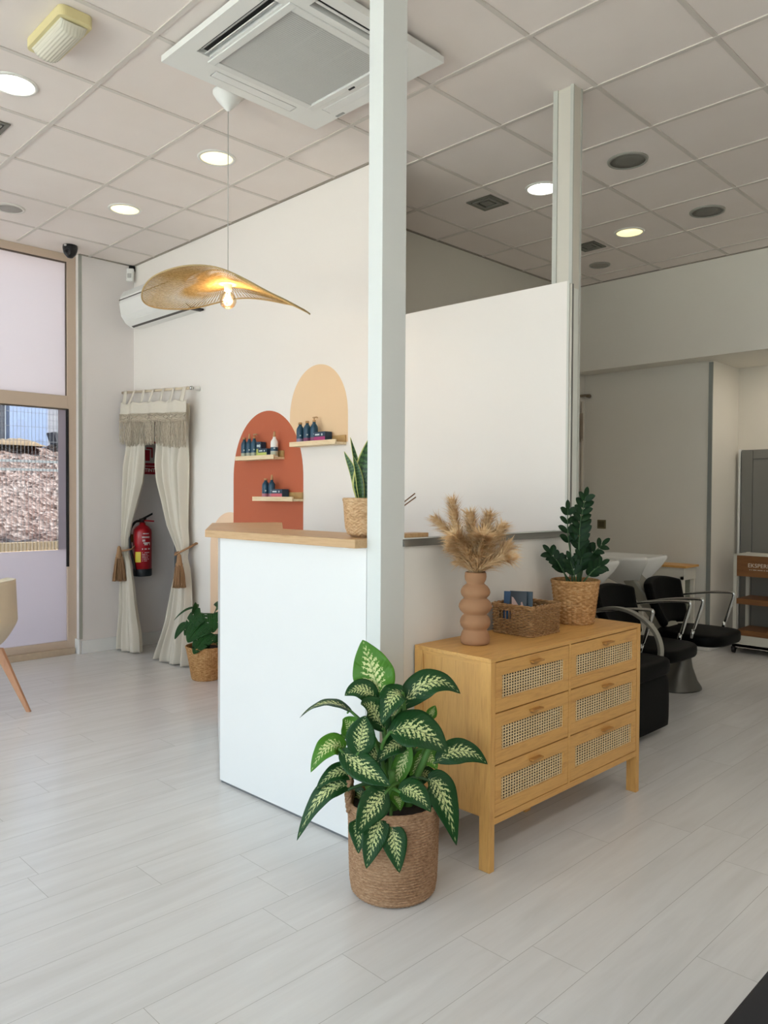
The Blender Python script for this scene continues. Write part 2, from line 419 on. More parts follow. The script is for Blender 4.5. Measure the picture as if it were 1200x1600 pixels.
# wall edge angle
g = MB()
g.box(-2.21, 1.05, 1.600, 1.622, H - 0.006, H + 0.001); g.box(-2.212, -2.19, 1.11, 1.62, H - 0.006, H + 0.001)
g.box(0.25, 0.272, 1.75, 5.05, H - 0.006, H); g.box(0.25, 6.2, 5.028, 5.052, H - 0.006, H)
struct(g.build('trim_2', plain('dark_wall_angle', '#9a9184', 0.6)))
# left wall (window recess edge at y=1.10, hallway behind the curtain)
WL = struct(MB().box(-2.6, -2.21, 1.115, 3.4, 0, H).build('wall_left', M_WALLCOOL, bevel=0.004))
struct(MB().box(-2.212, -2.198, 1.125, 3.4, 0, 0.115).box(-2.31, -2.2, 1.098, 1.114, 0, 0.13).build('baseboard_left', M_WHITE, bevel=0.003))
struct(MB().box(-2.214, -2.206, 1.106, 1.135, 0.13, H).build('trim_3', plain('grey_corner_strip', '#a8a89f', 0.5)))  # narrow grey strip up the window-side edge of the wall
# arched wall
g = MB()
g.box(-1.26, 1.05, 1.62, 1.70, 0, H); g.box(-2.21, -1.26, 1.62, 1.70, 2.16, H)
g.prism([(1.05, 1.635), (2.306, 1.692), (2.306, 1.7005), (2.22, 1.7005), (2.22, 1.74), (1.05, 1.70)], 0, 2.505)
WB = struct(g.build('wall_back', M_WALL))
struct(MB().box(2.306, 2.318, 1.6915, 1.7015, 1.2, 2.505).build('trim_4', plain('light_profile', '#cfcdc4', 0.4)))
struct(MB().box(-1.24, 1.05, 1.606, 1.62, 0, 0.10).build('baseboard_back', M_WHITE, bevel=0.003))
# painted arches
def arch(name, x0, x1, zs, zt, z0, mat, dy, clip=None):
    pts = [(x0, z0), (x1, z0)]
    n = 40; cx = (x0 + x1) / 2; a = (x1 - x0) / 2
    for k in range(n + 1):
        t = PI * k / n
        pts.append((cx + a * math.cos(t), zs + (zt - zs) * math.sin(t) ** 0.92))
    o = MB().prism(pts, 1.62 - dy, 1.6205, 'Y').build(name, mat, WB)
    return o
tag(arch('painted_arch', 0.115, 0.725, 1.93, 2.292, 1.757, M_SAND, 0.0012), 'sand coloured painted arch')
tag(arch('painted_arch', -0.915, -0.345, 0.98, 1.272, 0.0, M_PEACH, 0.0010), 'low peach painted arch')
tag(arch('painted_arch', -0.585, 0.267, 1.52, 2.022, 0.0, M_TERRA, 0.0020), 'terracotta painted arch')
# dark wall beyond, rear walls, alcove
struct(MB().box(0.13, 0.25, 1.70, 5.05, 0, H).box(-2.4, 0.13, 3.3, 3.4, 0, H).build('wall_hallway', plain('hallway_paint', '#d3cec2', 0.75, var=0.02, nscale=2)))
struct(MB().box(0.13, 6.3, 5.05, 5.15, 2.648, H).box(0.13, 0.25, 5.05, 5.34, 0, 2.70).build('wall_rear', M_WALLBACK))
struct(MB().box(-0.4, 1.56, 5.335, 6.0, 0, 2.67).build('wall_rear_left', M_WALLBACK))
struct(MB().box(1.5, 6.3, 5.95, 6.05, 0, 2.67).build('wall_alcove', plain('alcove_paint', '#e6dfd2', 0.7, var=0.02)))
struct(MB().box(-0.4, 6.3, 5.15, 6.05, 2.655, 2.75).build('trim_5', M_WALLBACK))
struct(MB().box(1.530, 1.564, 5.322, 5.338, 0.19, 2.64).build('trim_6', plain('steel_corner_trim', '#969b96', 0.4, 0.3)))
struct(MB().box(0.25, 1.5, 5.318, 5.336, 0, 0.11).box(1.38, 1.578, 5.30, 5.336, 0, 0.19).box(1.56, 1.578, 5.336, 5.95, 0, 0.12).build('baseboard_rear', M_PLASTIC, bevel=0.004))
struct(MB().box(6.2, 6.3, FRONT_Y, 6.0, 0, H).build('wall_right', M_WALL))
# front wall with the shop window the daylight comes through
g = MB(); g.box(6.1, 6.3, FRONT_Y - 0.1, FRONT_Y, 0, H); g.box(-2.4, 6.1, FRONT_Y - 0.1, FRONT_Y, 3.15, H); g.box(-2.4, -2.2, FRONT_Y - 0.1, FRONT_Y, 0, 3.15)
struct(g.build('wall_front', M_WALLCOOL))
w2 = bpy.data.objects.new('window_2', None); COL.objects.link(w2); w2.location = (0.9, FRONT_Y, 0); w2['kind'] = 'structure'
g = MB()
for x in (-2.2, -0.65, 0.9, 2.45, 4.0, 6.04): g.box(x, x + 0.06, FRONT_Y - 0.09, FRONT_Y - 0.01, 0.06, 3.15)
g.box(-2.2, 6.1, FRONT_Y - 0.09, FRONT_Y - 0.01, 0, 0.06); g.box(-2.2, 6.1, FRONT_Y - 0.09, FRONT_Y - 0.01, 3.09, 3.15)
g.build('window_frame', M_FRAME, w2)
MB().box(-2.2, 6.1, FRONT_Y - 0.055, FRONT_Y - 0.047, 0.03, 3.12).build('window_pane', M_GLASS, w2)

# reception booth: column, low wall, post
struct(MB().box(2.252, 2.33, 0.345, 0.478, 0, H).build('column', plain('column_paint', '#dddfdb', 0.55, var=0.01), bevel=0.002)); bpy.data.objects['column'].name = 'wall_column'
struct(MB().box(2.252, 2.33, 0.478, 1.70, 0, 1.203).build('wall_low', plain('low_wall_paint', '#e9e4dc', 0.6, var=0.02, nscale=3)))
struct(MB().prism([(2.245, 1.203), (2.344, 1.203), (2.330, 1.232), (2.245, 1.232)], 0.468, 1.71, 'Y').build('trim_7', plain('ledge_profile', '#7d7b75', 0.4, 0.6), bevel=0.001))
struct(MB().box(2.326, 2.335, 0.47, 1.70, 1.232, 1.237).build('trim_8', plain('ledge_lip', '#dcdcd6', 0.4)))
g = MB().box(2.225, 2.328, 1.702, 1.772, 0, H)
struct(g.build('wall_post', plain('post_paint', '#cfc9bc', 0.6, var=0.02), bevel=0.002))
struct(MB().box(2.210, 2.236, 1.695, 1.703, 2.505, H).box(2.312, 2.330, 1.694, 1.703, 2.49, H).box(2.326, 2.331, 1.766, 1.780, 0, H).build('trim_9', M_ALUW))
struct(MB().box(2.3275, 2.3295, 1.720, 1.760, 0, 2.47).build('trim_10', plain('paint_patch', '#dadbd2', 0.6)))
struct(MB().box(2.3275, 2.3298, 1.703, 1.715, 0.0, 2.49).build('trim_11', plain('profile_gap', '#6c6a64', 0.5)))

# left shop window, in plane x = -2.30
wx = -2.30
w1 = bpy.data.objects.new('window_1', None); COL.objects.link(w1); w1.location = (wx, 0, 0); w1['kind'] = 'structure'
g = MB()
g.box(wx - 0.04, wx + 0.02, 1.035, 1.115, 0.0, H)                     # right stile
g.box(wx - 0.04, wx + 0.02, -3.6, 1.04, 3.425, H); g.box(wx - 0.04, wx + 0.025, -3.6, 1.04, 2.150, 2.262)
g.box(wx - 0.04, wx + 0.02, -3.6, 1.04, 0.055, 0.12)
for y in (-0.55, -2.1, -3.65): g.box(wx - 0.04, wx + 0.02, y, y + 0.08, 0, H)
g.build('window_frame', M_FRAME, w1, bevel=0.004)
MB().box(wx - 0.06, wx + 0.05, -3.6, 1.09, 0.0, 0.055).build('window_sill', plain('worn_sill', '#c3ae96', 0.6, var=0.15, nscale=20), w1, bevel=0.004)
MB().box(wx - 0.012, wx - 0.006, -3.6, 1.04, 2.26, 3.43).build('frosted_pane', M_FROST, w1)
MB().box(wx - 0.012, wx - 0.006, -3.6, 1.04, 0.922, 2.15).build('clear_pane', M_GLASST, w1)
MB().box(wx - 0.012, wx - 0.006, -3.6, 1.04, 0.12, 0.918).build('lower_pane', M_GLASS, w1)
MB().box(wx - 0.004, wx - 0.002, -3.6, 1.04, 0.12, 0.92).box(wx - 0.004, wx - 0.002, 0.965, 1.04, 0.92, 2.15).build('frosted_film', M_FROST2, w1)
MB().box(wx + 0.002, wx + 0.024, 1.030, 1.048, 0.77, 2.148).build('gasket', M_SLOT, w1)
MB().box(wx + 0.0, wx + 0.012, -3.6, 1.036, 3.412, 3.426).box(wx, wx + 0.012, 1.026, 1.037, 2.26, 3.425).box(wx, wx + 0.012, -3.6, 1.036, 2.138, 2.151).build('glazing_bead', plain('dark_bead', '#5d5147', 0.5), w1)
# hallway door on the left wall
d1 = bpy.data.objects.new('door_1', None); COL.objects.link(d1); d1.location = (-2.2, 2.5, 0); d1['kind'] = 'structure'
MB().box(-2.212, -2.185, 2.03, 2.10, 0, 2.1).box(-2.212, -2.185, 2.9, 2.97, 0, 2.1).box(-2.212, -2.185, 2.03, 2.97, 2.1, 2.17).build('door_frame', plain('door_frame_grey', '#8d8d90', 0.5), d1)
MB().box(-2.212, -2.195, 2.10, 2.9, 0.0, 2.1).build('door_leaf', M_WALLCOOL, d1)

# ================================================================== outside the left window
struct(MB().box(-40, -2.42, -14, 16, -0.2, -0.08).build('ground', plain('pavement', '#8f8b86', 0.85, var=0.1)))
struct(MB().box(-2.42, 14, -30, FRONT_Y - 0.1, -0.2, -0.08).build('ground_front', plain('pavement_front', '#bdb9b2', 0.85, var=0.08)))
def gravel_mat():
    s = NM('gravel'); v = s.coord(); vo = s.n('ShaderNodeTexVoronoi'); s.l(v, vo.inputs['Vector']); vo.inputs['Scale'].default_value = 15
    n = s.noise(v, 1.2, 3)
    c = s.ramp(vo.outputs['Color'], [(0.1, '#2c2420'), (0.35, '#504440'), (0.6, '#756862'), (0.9, '#958b86')])
    c = s.mix(s.math('MULTIPLY', n, 0.35), c, '#8a5a48')
    s.set(c, 0.9); s.bump(vo.outputs['Distance'], 1.0, 0.05); return s.m
def slope(u, v):
    x = -7.15 - v * 5.2; y = -2 + u * 12
    z = 0.66 + v * 1.78 + 0.05 * math.sin(u * 60 + v * 9) * math.sin(v * 23 + u * 31) + 0.04 * math.sin(u * 151) * math.sin(v * 67)
    return (x, y, z)
b = MB().surf(slope, 160, 80); b.box(-12.6, -7.2, -2, 10, -0.1, 0.62)
struct(tag(b.build('gravel_bank', gravel_mat()), 'gravel bank rising beyond the window'))
struct(MB().box(-7.15, -6.95, -2, 10, -0.08, 0.71).build('retaining_kerb', plain('sandstone_kerb', '#8d7a60', 0.85, var=0.12, nscale=9)))
f = thing('wire_fence', (-6.8, 2.4, 0), 'grey wire mesh fence with two horizontal rails in front of the gravel bank', 'fence')
g = MB()
for k in range(95): g.box(-6.80, -6.796, 0.2 + k * 0.05, 0.2045 + k * 0.05, 0.0, 2.75)
for z in (1.95, 2.15, 2.35, 2.55, 2.74): g.box(-6.80, -6.796, 0.2, 4.95, z, z + 0.006)
g.build('wire_mesh', plain('galvanised_wire', '#77797a', 0.5, 0.3), f)
for z in (1.73, 1.85):
    MB().box(-6.83, -6.80, 0.2, 4.95, z, z + 0.035).build('rail', plain('galvanised_rail', '#9a9c9b', 0.5, 0.3), f)
for y in (0.2, 3.05):
    MB().box(-6.85, -6.80, y, y + 0.06, 0, 2.75).build('post', MATS['galvanised_rail'], f)
def brick_wall(name, y0, y1, label):
    s = NM(name + '_m'); v = s.coord('Object', (1, 1, 1), (PI/2, 0, PI/2)); br = s.n('ShaderNodeTexBrick'); s.l(v, br.inputs[0])
    br.inputs['Scale'].default_value = 4; br.inputs['Color1'].default_value = lin('#8f8c91'); br.inputs['Color2'].default_value = lin('#9c999c'); br.inputs['Mortar'].default_value = lin('#6f6c70')
    br.inputs['Mortar Size'].default_value = 0.02
    s.set(br.outputs['Color'], 0.8)
    return tag(MB().box(-14.2, -13.2, y0, y1, 0, 6.5).build(name, s.m), label, 'building')
brick_wall('outbuilding', -1.5, 4.20, 'pale brick building behind the fence, left of the blue panel')
brick_wall('outbuilding', 5.05, 11.5, 'pale brick building behind the fence, right of the blue panel')
tag(MB().box(-13.2, -13.0, 4.22, 5.03, 0, 6.0).build('garage_door', plain('pale_blue_panel', '#8c9cba', 0.6)), 'pale blue shutter between two brick buildings outside', 'shutter')
for y, c, n in ((3.2, '#8f7a68', 'tan rubble mound on top of the gravel bank'),):
    b = MB().surf(lambda u, v: (-12.0 + 0.35 * math.cos(v * PI), 2.6 + u * 1.9, 2.38 + 0.17 * abs(math.sin(PI * u)) ** 0.6 * math.sin(PI * v) * (1 + .3 * math.sin(u * 9)) + 0.012 * math.sin(u * 71) * math.sin(v * 9)), 40, 12)
    tag(b.build('rubble_mound', plain('rubble', '#77654f', 0.9, var=0.25, nscale=12)), n, 'mound')
tag(MB().prism([(4.9, 2.45), (5.7, 2.45), (5.75, 2.72), (4.8, 2.72)], -12.5, -12.1, 'X').build('planter', plain('dark_crate', '#302d34', 0.6)), 'dark low trough standing at the top of the gravel bank', 'planter')
# ================================================================== reception counter
ct = thing('reception_counter', (1.7, 0.4, 0), 'white reception counter with pale oak top beside the square column', 'counter')
# front panel + angled wing (one body)
body = [(2.249, 0.345), (1.238, 0.325), (0.375, 0.865), (0.54, 1.13), (1.30, 0.62), (2.249, 0.60)]
MB().prism(body, 0.012, 1.198, 'Z').build('body', M_WHITE, ct, bevel=0.002)
MB().prism([(2.249, 0.352), (1.24, 0.332), (0.385, 0.868), (0.545, 1.12), (1.30, 0.61), (2.249, 0.59)], 0, 0.012).build('plinth', plain('grey_plinth', '#6f6f70', 0.6), ct)  # low grey plinth set back under the body
top = [(2.251, 0.282), (1.165, 0.285), (0.355, 0.835), (0.50, 1.215), (0.56, 1.215), (1.29, 0.665), (2.251, 0.64)]
MB().prism(top, 1.199, 1.234, 'Z').build('countertop', M_CTOP, ct, bevel=0.002)
MB().box(2.252, 2.322, .482, .630, 1.2335, 1.254).build('counter_end', M_CTOP, ct, bevel=0.001)

# shelves with hair products
def shelf(x0, x1, z, label):
    t = thing('wall_shelf', ((x0 + x1) / 2, 1.57, z), label, 'shelf', None)
    MB().box(x0, x1, 1.525, 1.619, z - 0.028, z - 0.012).box(x0, x1, 1.521, 1.533, z - 0.028, z + 0.003).build('shelf_board', M_PINE, t, bevel=0.001)
    MB().box(x0, x1, 1.606, 1.619, z - 0.012, z + 0.035).build('back_lip', plain('knotty_pine', '#b8945f', 0.5, var=0.2, nscale=25), t, bevel=0.001)
    return t
shelf(-0.42, 0.055, 1.690, 'pale pine shelf across the upper part of the terracotta arch')
shelf(0.235, 0.712, 1.766, 'pale pine shelf under the sand coloured arch')
shelf(-0.20, 0.268, 1.392, 'pale pine shelf low on the terracotta arch')
M_NAVY = plain('navy_bottle', '#1b465e', 0.35, var=0.08)
M_NAVYBOX = plain('navy_carton', '#273c50', 0.55, var=0.05)
M_CAP = plain('wood_cap', '#b98f62', 0.5, var=0.1, nscale=30)
M_LOGO = plain('pale_print', '#c9d4d6', 0.6)
def bottle(x, y, z, h, r, kind, band, label, group, body=None):
    t = thing('shampoo_bottle', (x, y, z), label, 'bottle', group)
    hb = h
    b = MB().lathe([(r * .9, 0), (r, .004), (r, hb * .66), (r * .93, hb * .74), (r * .55, hb * .85), (r * .42, hb * .88), (r * .42, hb * .95)], (x, y, z), 20)
    b.build('bottle_body', body or M_NAVY, t)
    MB().lathe([(r * 1.012, hb * .05), (r * 1.012, hb * .26)], (x, y, z), 20, cap=False).build('colour_band', plain('band_' + band, band, 0.5), t)
    if body:
        MB().lathe([(r * 1.012, hb * .27), (r * 1.012, hb * .46)], (x, y, z), 20, cap=False).build('label_band', M_NAVY, t)
    # round mark facing the room
    dx, dy = 0.80, -0.60
    MB().tube([(x + dx * r * .97, y + dy * r * .97, z + hb * .40), (x + dx * r * 1.03, y + dy * r * 1.03, z + hb * .40)], r * .22, 10).build('logo', M_LOGO, t)
    if kind == 'cap':
        MB().lathe([(r * .5, hb * .93), (r * .5, hb * 1.03)], (x, y, z), 16).build('cap', M_CAP, t)
    elif kind == 'spray':
        MB().lathe([(r * .42, hb * .93), (r * .42, hb * 1.0), (r * .30, hb * 1.12), (r * .26, hb * 1.2)], (x, y, z), 16).build('spray_cap', M_CAP, t)
    elif kind == 'pump':
        MB().lathe([(r * .42, hb * .93), (r * .42, hb * 1.03), (r * .14, hb * 1.04), (r * .14, hb * 1.13)], (x, y, z), 16).tube([(x - .012, y, z + hb * 1.14), (x + .026, y, z + hb * 1.15), (x + .034, y, z + hb * 1.12)], .005, 8).build('pump', M_CAP, t)
    return t
def carton(x, y, z, sx_, sy_, sz_, band, label):
    t = thing('product_box', (x, y, z), label, 'box')
    MB().box(x, x + sx_, y, y + sy_, z, z + sz_).build('box_body', M_NAVYBOX, t, bevel=0.001)
    MB().box(x + .001, x + sx_ - .001, y - .0008, y + .002, z + .003, z + sz_ * .55).build('colour_band', plain('band_' + band, band, 0.5), t)
    MB().box(x + sx_ * .12, x + sx_ * .5, y - .001, y + .002, z + sz_ * .68, z + sz_ * .82).tube([(x + sx_ * .72, y - .001, z + sz_ * .74), (x + sx_ * .72, y + .002, z + sz_ * .74)], sz_ * .1, 10).build('logo', M_LOGO, t)
    return t
z = 1.6785; g = 'hair product bottles on the upper shelf of the terracotta arch'
bottle(-0.365, 1.565, z, .150, .024, 'cap', '#a9ad98', 'navy bottle with wood cap, furthest left on the upper terracotta shelf', g)
bottle(-0.300, 1.565, z, .150, .023, 'spray', '#a9ad98', 'navy bottle with tapering spray cap between capped and pump bottles', g)
bottle(-0.238, 1.565, z, .150, .024, 'pump', '#a9ad98', 'navy pump bottle beside the tall box on the upper terracotta shelf', g)
carton(-0.205, 1.56, z, .055, .045, .115, '#b8bf62', 'upright navy box with a yellow-green stripe behind the flat box')
carton(-0.155, 1.54, z, .105, .055, .062, '#c3cb68', 'flat navy box with a wide yellow-green label beside white bottle')
bottle(0.000, 1.57, z, .150, .027, 'spray', '#aeb39e', 'white spray bottle with wooden cap at the right end of the shelf', g, plain('white_bottle', '#eceae6', 0.35))
z = 1.7545; g = 'hair product bottles on the shelf under the sand arch'
bottle(0.300, 1.565, z, .145, .026, 'cap', '#8d7f9b', 'navy bottle with lilac band, furthest left on the sand arch shelf', g)
bottle(0.375, 1.565, z, .150, .026, 'cap', '#7f3f63', 'navy bottle with plum band and plain wood cap, middle of three under sand arch', g)
bottle(0.448, 1.565, z, .152, .026, 'pump', '#7f3f63', 'navy pump bottle with plum band under the sand arch', g)
carton(0.475, 1.54, z, .115, .06, .072, '#a8336f', 'navy box with magenta label on the shelf under the sand arch')
z = 1.3805; g = 'hair product bottles on the lowest shelf'
bottle(-0.095, 1.565, z, .142, .027, 'cap', '#b06a78', 'navy bottle with dusty pink band and flat wood cap on the lowest shelf', g)
bottle(-0.022, 1.565, z, .142, .024, 'spray', '#b06a78', 'navy spray bottle with dusty pink band on the lowest shelf', g)
carton(0.005, 1.54, z, .125, .06, .068, '#d0666f', 'navy box with coral pink label on the lowest shelf')

# reed sticks on the counter end by the ledge
for i, (a, b_, lb) in enumerate((((1.962, .80, 1.235), (2.000, .892, 1.417), 'thin brown reed stick leaning behind the column, the taller one'), ((1.978, .80, 1.235), (2.012, .885, 1.400), 'thin brown reed stick leaning behind the column, the shorter one'))):
    a = (a[0], .62, a[2] + .012)
    tag(MB().tube([a, b_], .0032, 6).build('reed_stick', plain('reed', '#8a6a4a', 0.7)), lb, 'stick', 'reed sticks behind the column')

rb = thing('reed_bottle', (1.97, .62, 1.2345), 'small amber bottle holding the reed sticks, mostly hidden behind the column', 'bottle')
MB().lathe([(.030, .0005), (.032, .004), (.032, .06), (.014, .078), (.012, .095)], (1.97, .62, 1.2345), 24, cap=False).build('bottle_body', plain('amber_bottle', '#5b3a20', 0.2), rb)
# ================================================================== ceiling fittings
ac = thing('ceiling_air_conditioner', (1.575, 0.56, H), 'white square ceiling cassette air conditioner with slatted grille', 'air conditioner')
x0, x1, y0, y1 = 1.105, 2.045, 0.085, 1.025
z0 = 3.440
def ring(mb, a, b, c, d, e, f, g_, h, zz0, zz1):
    mb.box(a, b, c, g_, zz0, zz1); mb.box(a, b, h, d, zz0, zz1); mb.box(a, e, g_, h, zz0, zz1); mb.box(f, b, g_, h, zz0, zz1)
gi = (1.30, 1.85, 0.275, 0.835)          # intake frame
m = MB()
# fascia with four outlet slots left open
sl = [('N', 1.30, 1.85, 0.155, 0.225), ('S', 1.30, 1.85, 0.905, 0.965), ('W', 1.165, 1.225, 0.31, 0.80), ('E', 1.925, 1.985, 0.31, 0.80)]
m.box(x0, x1, y0, .155, z0, z0 + .03); m.box(x0, x1, .965, y1, z0, z0 + .03)
m.box(x0, 1.30, .155, .225, z0, z0 + .03); m.box(1.85, x1, .155, .225, z0, z0 + .03); m.box(x0, 1.30, .905, .965, z0, z0 + .03); m.box(1.85, x1, .905, .965, z0, z0 + .03)
m.box(x0, 1.165, .225, .905, z0, z0 + .03); m.box(1.985, x1, .225, .905, z0, z0 + .03)
for xa, xb in ((1.165, 1.225), (1.925, 1.985)): m.box(xa, xb, .225, .31, z0, z0 + .03); m.box(xa, xb, .80, .905, z0, z0 + .03)
m.box(1.225, 1.30, .225, .905, z0, z0 + .03); m.box(1.85, 1.925, .225, .905, z0, z0 + .03)
m.box(1.30, 1.85, .225, .275, z0, z0 + .03); m.box(1.30, 1.85, .835, .905, z0, z0 + .03)
m.build('fascia', M_PLASTIC, ac)
MB().box(x0 + .012, x1 - .012, y0 + .012, y1 - .012, z0 + .03, H - .008).build('housing', plain('ac_housing', '#d5d3cd', 0.5), ac)
MB().box(1.17, 1.98, .16, .96, z0 + .026, z0 + .0305).build('duct_interior', M_SLOT, ac)
m = MB(); ring(m, 1.262, 1.888, .237, .873, 1.30, 1.85, .275, .835, z0 - .006, z0 + .002); m.build('intake_frame', plain('ac_frame', '#e4e3de', 0.4), ac, bevel=.003)
m = MB()
for k in range(46):
    x = 1.303 + k * .0119
    m.obox((x, .277, z0 + .004), (x, .833, z0 + .004), (1, 0, .9), (-.9, 0, 1), .0033, .0009)
for y in (.46, .65): m.box(1.30, 1.85, y - .004, y + .004, z0 + .007, z0 + .012)
m.build('grille_slats', plain('ac_slats', '#dcdad6', 0.45), ac)
MB().box(1.302, 1.848, .277, .833, z0 + .020, z0 + .024).build('filter', plain('ac_filter', '#2f2f30', 0.8), ac)
# louvre flaps: open on two sides, shut on two
for nm, c_, hx, hy, tilt in (('N', (1.575, .190), .27, .030, 1), ('E', (1.955, .555), .026, .24, 0), ('W', (1.195, .555), .026, .24, 0), ('S', (1.575, .935), .27, .028, 0)):
    m = MB()
    if nm in 'N':
        m.obox((1.31, .200, z0 + .006), (1.84, .200, z0 + .006), (0, 1, .7), (0, -.7, 1), .010, .002); m.obox((1.31, .178, z0 + .016), (1.84, .178, z0 + .016), (0, 1, .7), (0, -.7, 1), .009, .002)
    elif nm == 'E':
        m.box(1.948, 1.962, .32, .79, z0 + .008, z0 + .012)
    else: m.box(c_[0] - hx, c_[0] + hx, c_[1] - hy, c_[1] + hy, z0 - .002, z0 + .006)
    m.build('louvre', plain('ac_louvre', '#e9e8e4', 0.35), ac, bevel=.0015)
MB().box(1.56, 1.60, .858, .868, z0 - .010, z0 - .004).build('latch', M_SLOT, ac)
MB().box(1.30, 1.36, 1.0, 1.015, z0 - .002, z0 + .001).build('indicator', plain('ac_indicator', '#9b9a96', 0.5), ac)

def downlight(x, y, mat, label, r=.098):
    t = thing('ceiling_downlight', (x, y, H), label, 'light', 'round recessed ceiling lights')
    MB().lathe([(r, -.001), (r + .002, -.008), (r + .018, -.006), (r + .02, 0)], (x, y, H), 40, cap=False).build('trim_ring', plain('downlight_ring', '#e6e3dc', 0.35), t)
    MB().lathe([(0.001, -.003), (r + .001, -.003), (r + .001, -.001)], (x, y, H), 40).build('diffuser', mat, t)
downlight(.30, -.30, M_LAMPW, 'bright white ceiling downlight at the left edge near the emergency light')
downlight(.30, .90, M_LAMPY, 'warm yellowish ceiling downlight behind the pendant cord')
downlight(-.92, .90, M_LAMPY, 'warm ceiling downlight nearest the dome camera')
downlight(1.47, 2.71, M_LAMPW, 'bright white ceiling downlight just left of the post')
downlight(1.47, 3.92, M_LAMPY, 'small warm-white ceiling downlight right of the post')
def unseen_lamp(x, y, z, energy, colr, label):
    # an unseen downlight with its own light
    t = thing('ceiling_downlight', (x, y, z), label, 'light')
    MB().lathe([(.098, -.001), (.100, -.008), (.116, -.006), (.118, 0)], (x, y, z), 40, cap=False).build('trim_ring', MATS['downlight_ring'], t)
    MB().lathe([(0.001, -.003), (.099, -.003), (.099, -.001)], (x, y, z), 40).build('diffuser', M_LAMPW, t)
    l = bpy.data.lights.new('unseen_lamp_light', 'AREA'); l.shape = 'DISK'; l.size = .19; l.energy = energy; l.color = colr
    o = bpy.data.objects.new('unseen_lamp_light', l); COL.objects.link(o); o.location = (x, y, z - .012)
for (x, y, en, lb) in ((5.1, .90, 4, 'added fill downlight out of view over the right side of the salon'), (5.1, 3.30, 2.2, 'added fill downlight out of view at the far right of the salon'), (3.9, 3.9, .6, 'added fill downlight out of view right of the wash chairs'), (5.1, -.30, 3.5, 'added fill downlight out of view above the entrance side')):  # fill lamps added to brighten the right and rear of the room
    unseen_lamp(x, y, H, en, (1, .98, .94), lb)
unseen_lamp(2.35, 5.55, 2.655, 1.4, (1, .88, .72), 'warm downlight out of view in the alcove ceiling')
def speaker(x, y, r, mat, rim, label):
    t = thing('ceiling_speaker', (x, y, H), label, 'speaker')
    MB().lathe([(r, -.001), (r, -.012), (r + .016, -.008), (r + .018, 0)], (x, y, H), 40, cap=False).build('rim', rim, t)
    MB().lathe([(.001, -.010), (r * .5, -.009), (r, -.006), (r, -.001)], (x, y, H), 40).build('grille', mat, t)
M_SPK = plain('speaker_mesh', '#77756d', 0.6, var=0.1, nscale=200); M_SPKR = plain('speaker_rim', '#9a988e', 0.4)
speaker(2.09, 2.71, .105, M_SPK, M_SPKR, 'round dark grey ceiling speaker nearest the post')
speaker(2.09, 3.90, .105, M_SPK, M_SPKR, 'round dark grey ceiling speaker toward the right edge')
speaker(.865, 4.53, .075, plain('speaker_mesh_pale', '#99948a', 0.6), M_SPKR, 'small greyish ceiling speaker just under the rear wall')
speaker(-1.50, .30, .085, plain('speaker_mesh_light', '#a8a29a', 0.6), plain('speaker_rim_light', '#d8d3cb', 0.5), 'small pale round ceiling speaker at the left edge')
def vent(x, y, a, label):
    t = thing('ceiling_vent', (x, y, H), label, 'vent')
    m = MB(); ring(m, x - a, x + a, y - a, y + a, x - a * .78, x + a * .78, y - a * .78, y + a * .78, H - .008, H - .001)
    m.build('frame', plain('vent_frame', '#6c6a60', 0.5), t, bevel=.002)
    m = MB(); ring(m, x - a * .7, x + a * .7, y - a * .7, y + a * .7, x - a * .52, x + a * .52, y - a * .52, y + a * .52, H - .012, H - .002); m.box(x - a * .35, x + a * .35, y - a * .35, y + a * .35, H - .010, H - .002)
    m.build('louvre', plain('vent_louvre', '#7f7d74', 0.5), t)
    MB().box(x - a * .78, x + a * .78, y - a * .78, y + a * .78, H - .003, H - .0005).build('backing', M_SLOT, t)
vent(1.05, 2.65, .108, 'square grey ceiling vent between the column and the post')
vent(1.07, 4.00, .100, 'square grey ceiling vent close behind the post')
vent(-.27, -.27, .115, 'square grey ceiling vent cut by the left edge under the bright downlight')

e = thing('emergency_light', (.935, -.32, H), 'yellowed box emergency light with ribbed clear lens on the ceiling', 'emergency light')
def rrect(cx, cy, a, b_, r, n=6):
    P = []
    for (sx_, sy_, st) in ((1, 1, 0), (-1, 1, 90), (-1, -1, 180), (1, -1, 270)):
        for k in range(n + 1):
            t = math.radians(st + 90 * k / n); P.append((cx + sx_ * (a - r) + r * math.cos(t), cy + sy_ * (b_ - r) + r * math.sin(t)))
    return P
MB().prism(rrect(.935, -.325, .195, .075, .03), H - .045, H - .001).build('base', plain('yellowed_plastic', '#ded09a', 0.45, var=0.04), e, bevel=.002)
def lens(u, v):
    a = PI * u; x = .935 + (v - .5) * .33
    return (x, -.325 + .058 * math.cos(a) * (1 + .02 * math.cos(a * 24)), H - .045 - .045 * math.sin(a) ** .8 * min(1, (v * (1 - v)) * 16 + .1) * (1 + .03 * math.cos(a * 24)))
MB().surf(lens, 48, 16).build('lens', plain('ribbed_lens', '#d9d3c0', 0.25, var=0.03), e)

d = thing('dome_camera', (-2.04, .965, H), 'small black dome security camera under the ceiling above the window', 'camera')
c_ = (-2.04, .965, H)
MB().lathe([(.058, 0), (.060, -.02), (.056, -.045), (.045, -.075), (.022, -.10), (.004, -.104)], c_, 28).build('dome_housing', M_BLACK, d)
MB().tube([(-2.015, .935, H - .062), (-1.992, .912, H - .070)], [.028, .024], 20).build('lens_ring', plain('dark_grey_plastic', '#34363a', 0.3), d)
MB().tube([(-1.993, .913, H - .069), (-1.987, .907, H - .071)], .012, 16).build('lens', M_SLOT, d)
MB().box(-2.005, -1.985, .898, .912, H - .022, H - .012).build('sticker', M_PLASTIC, d)

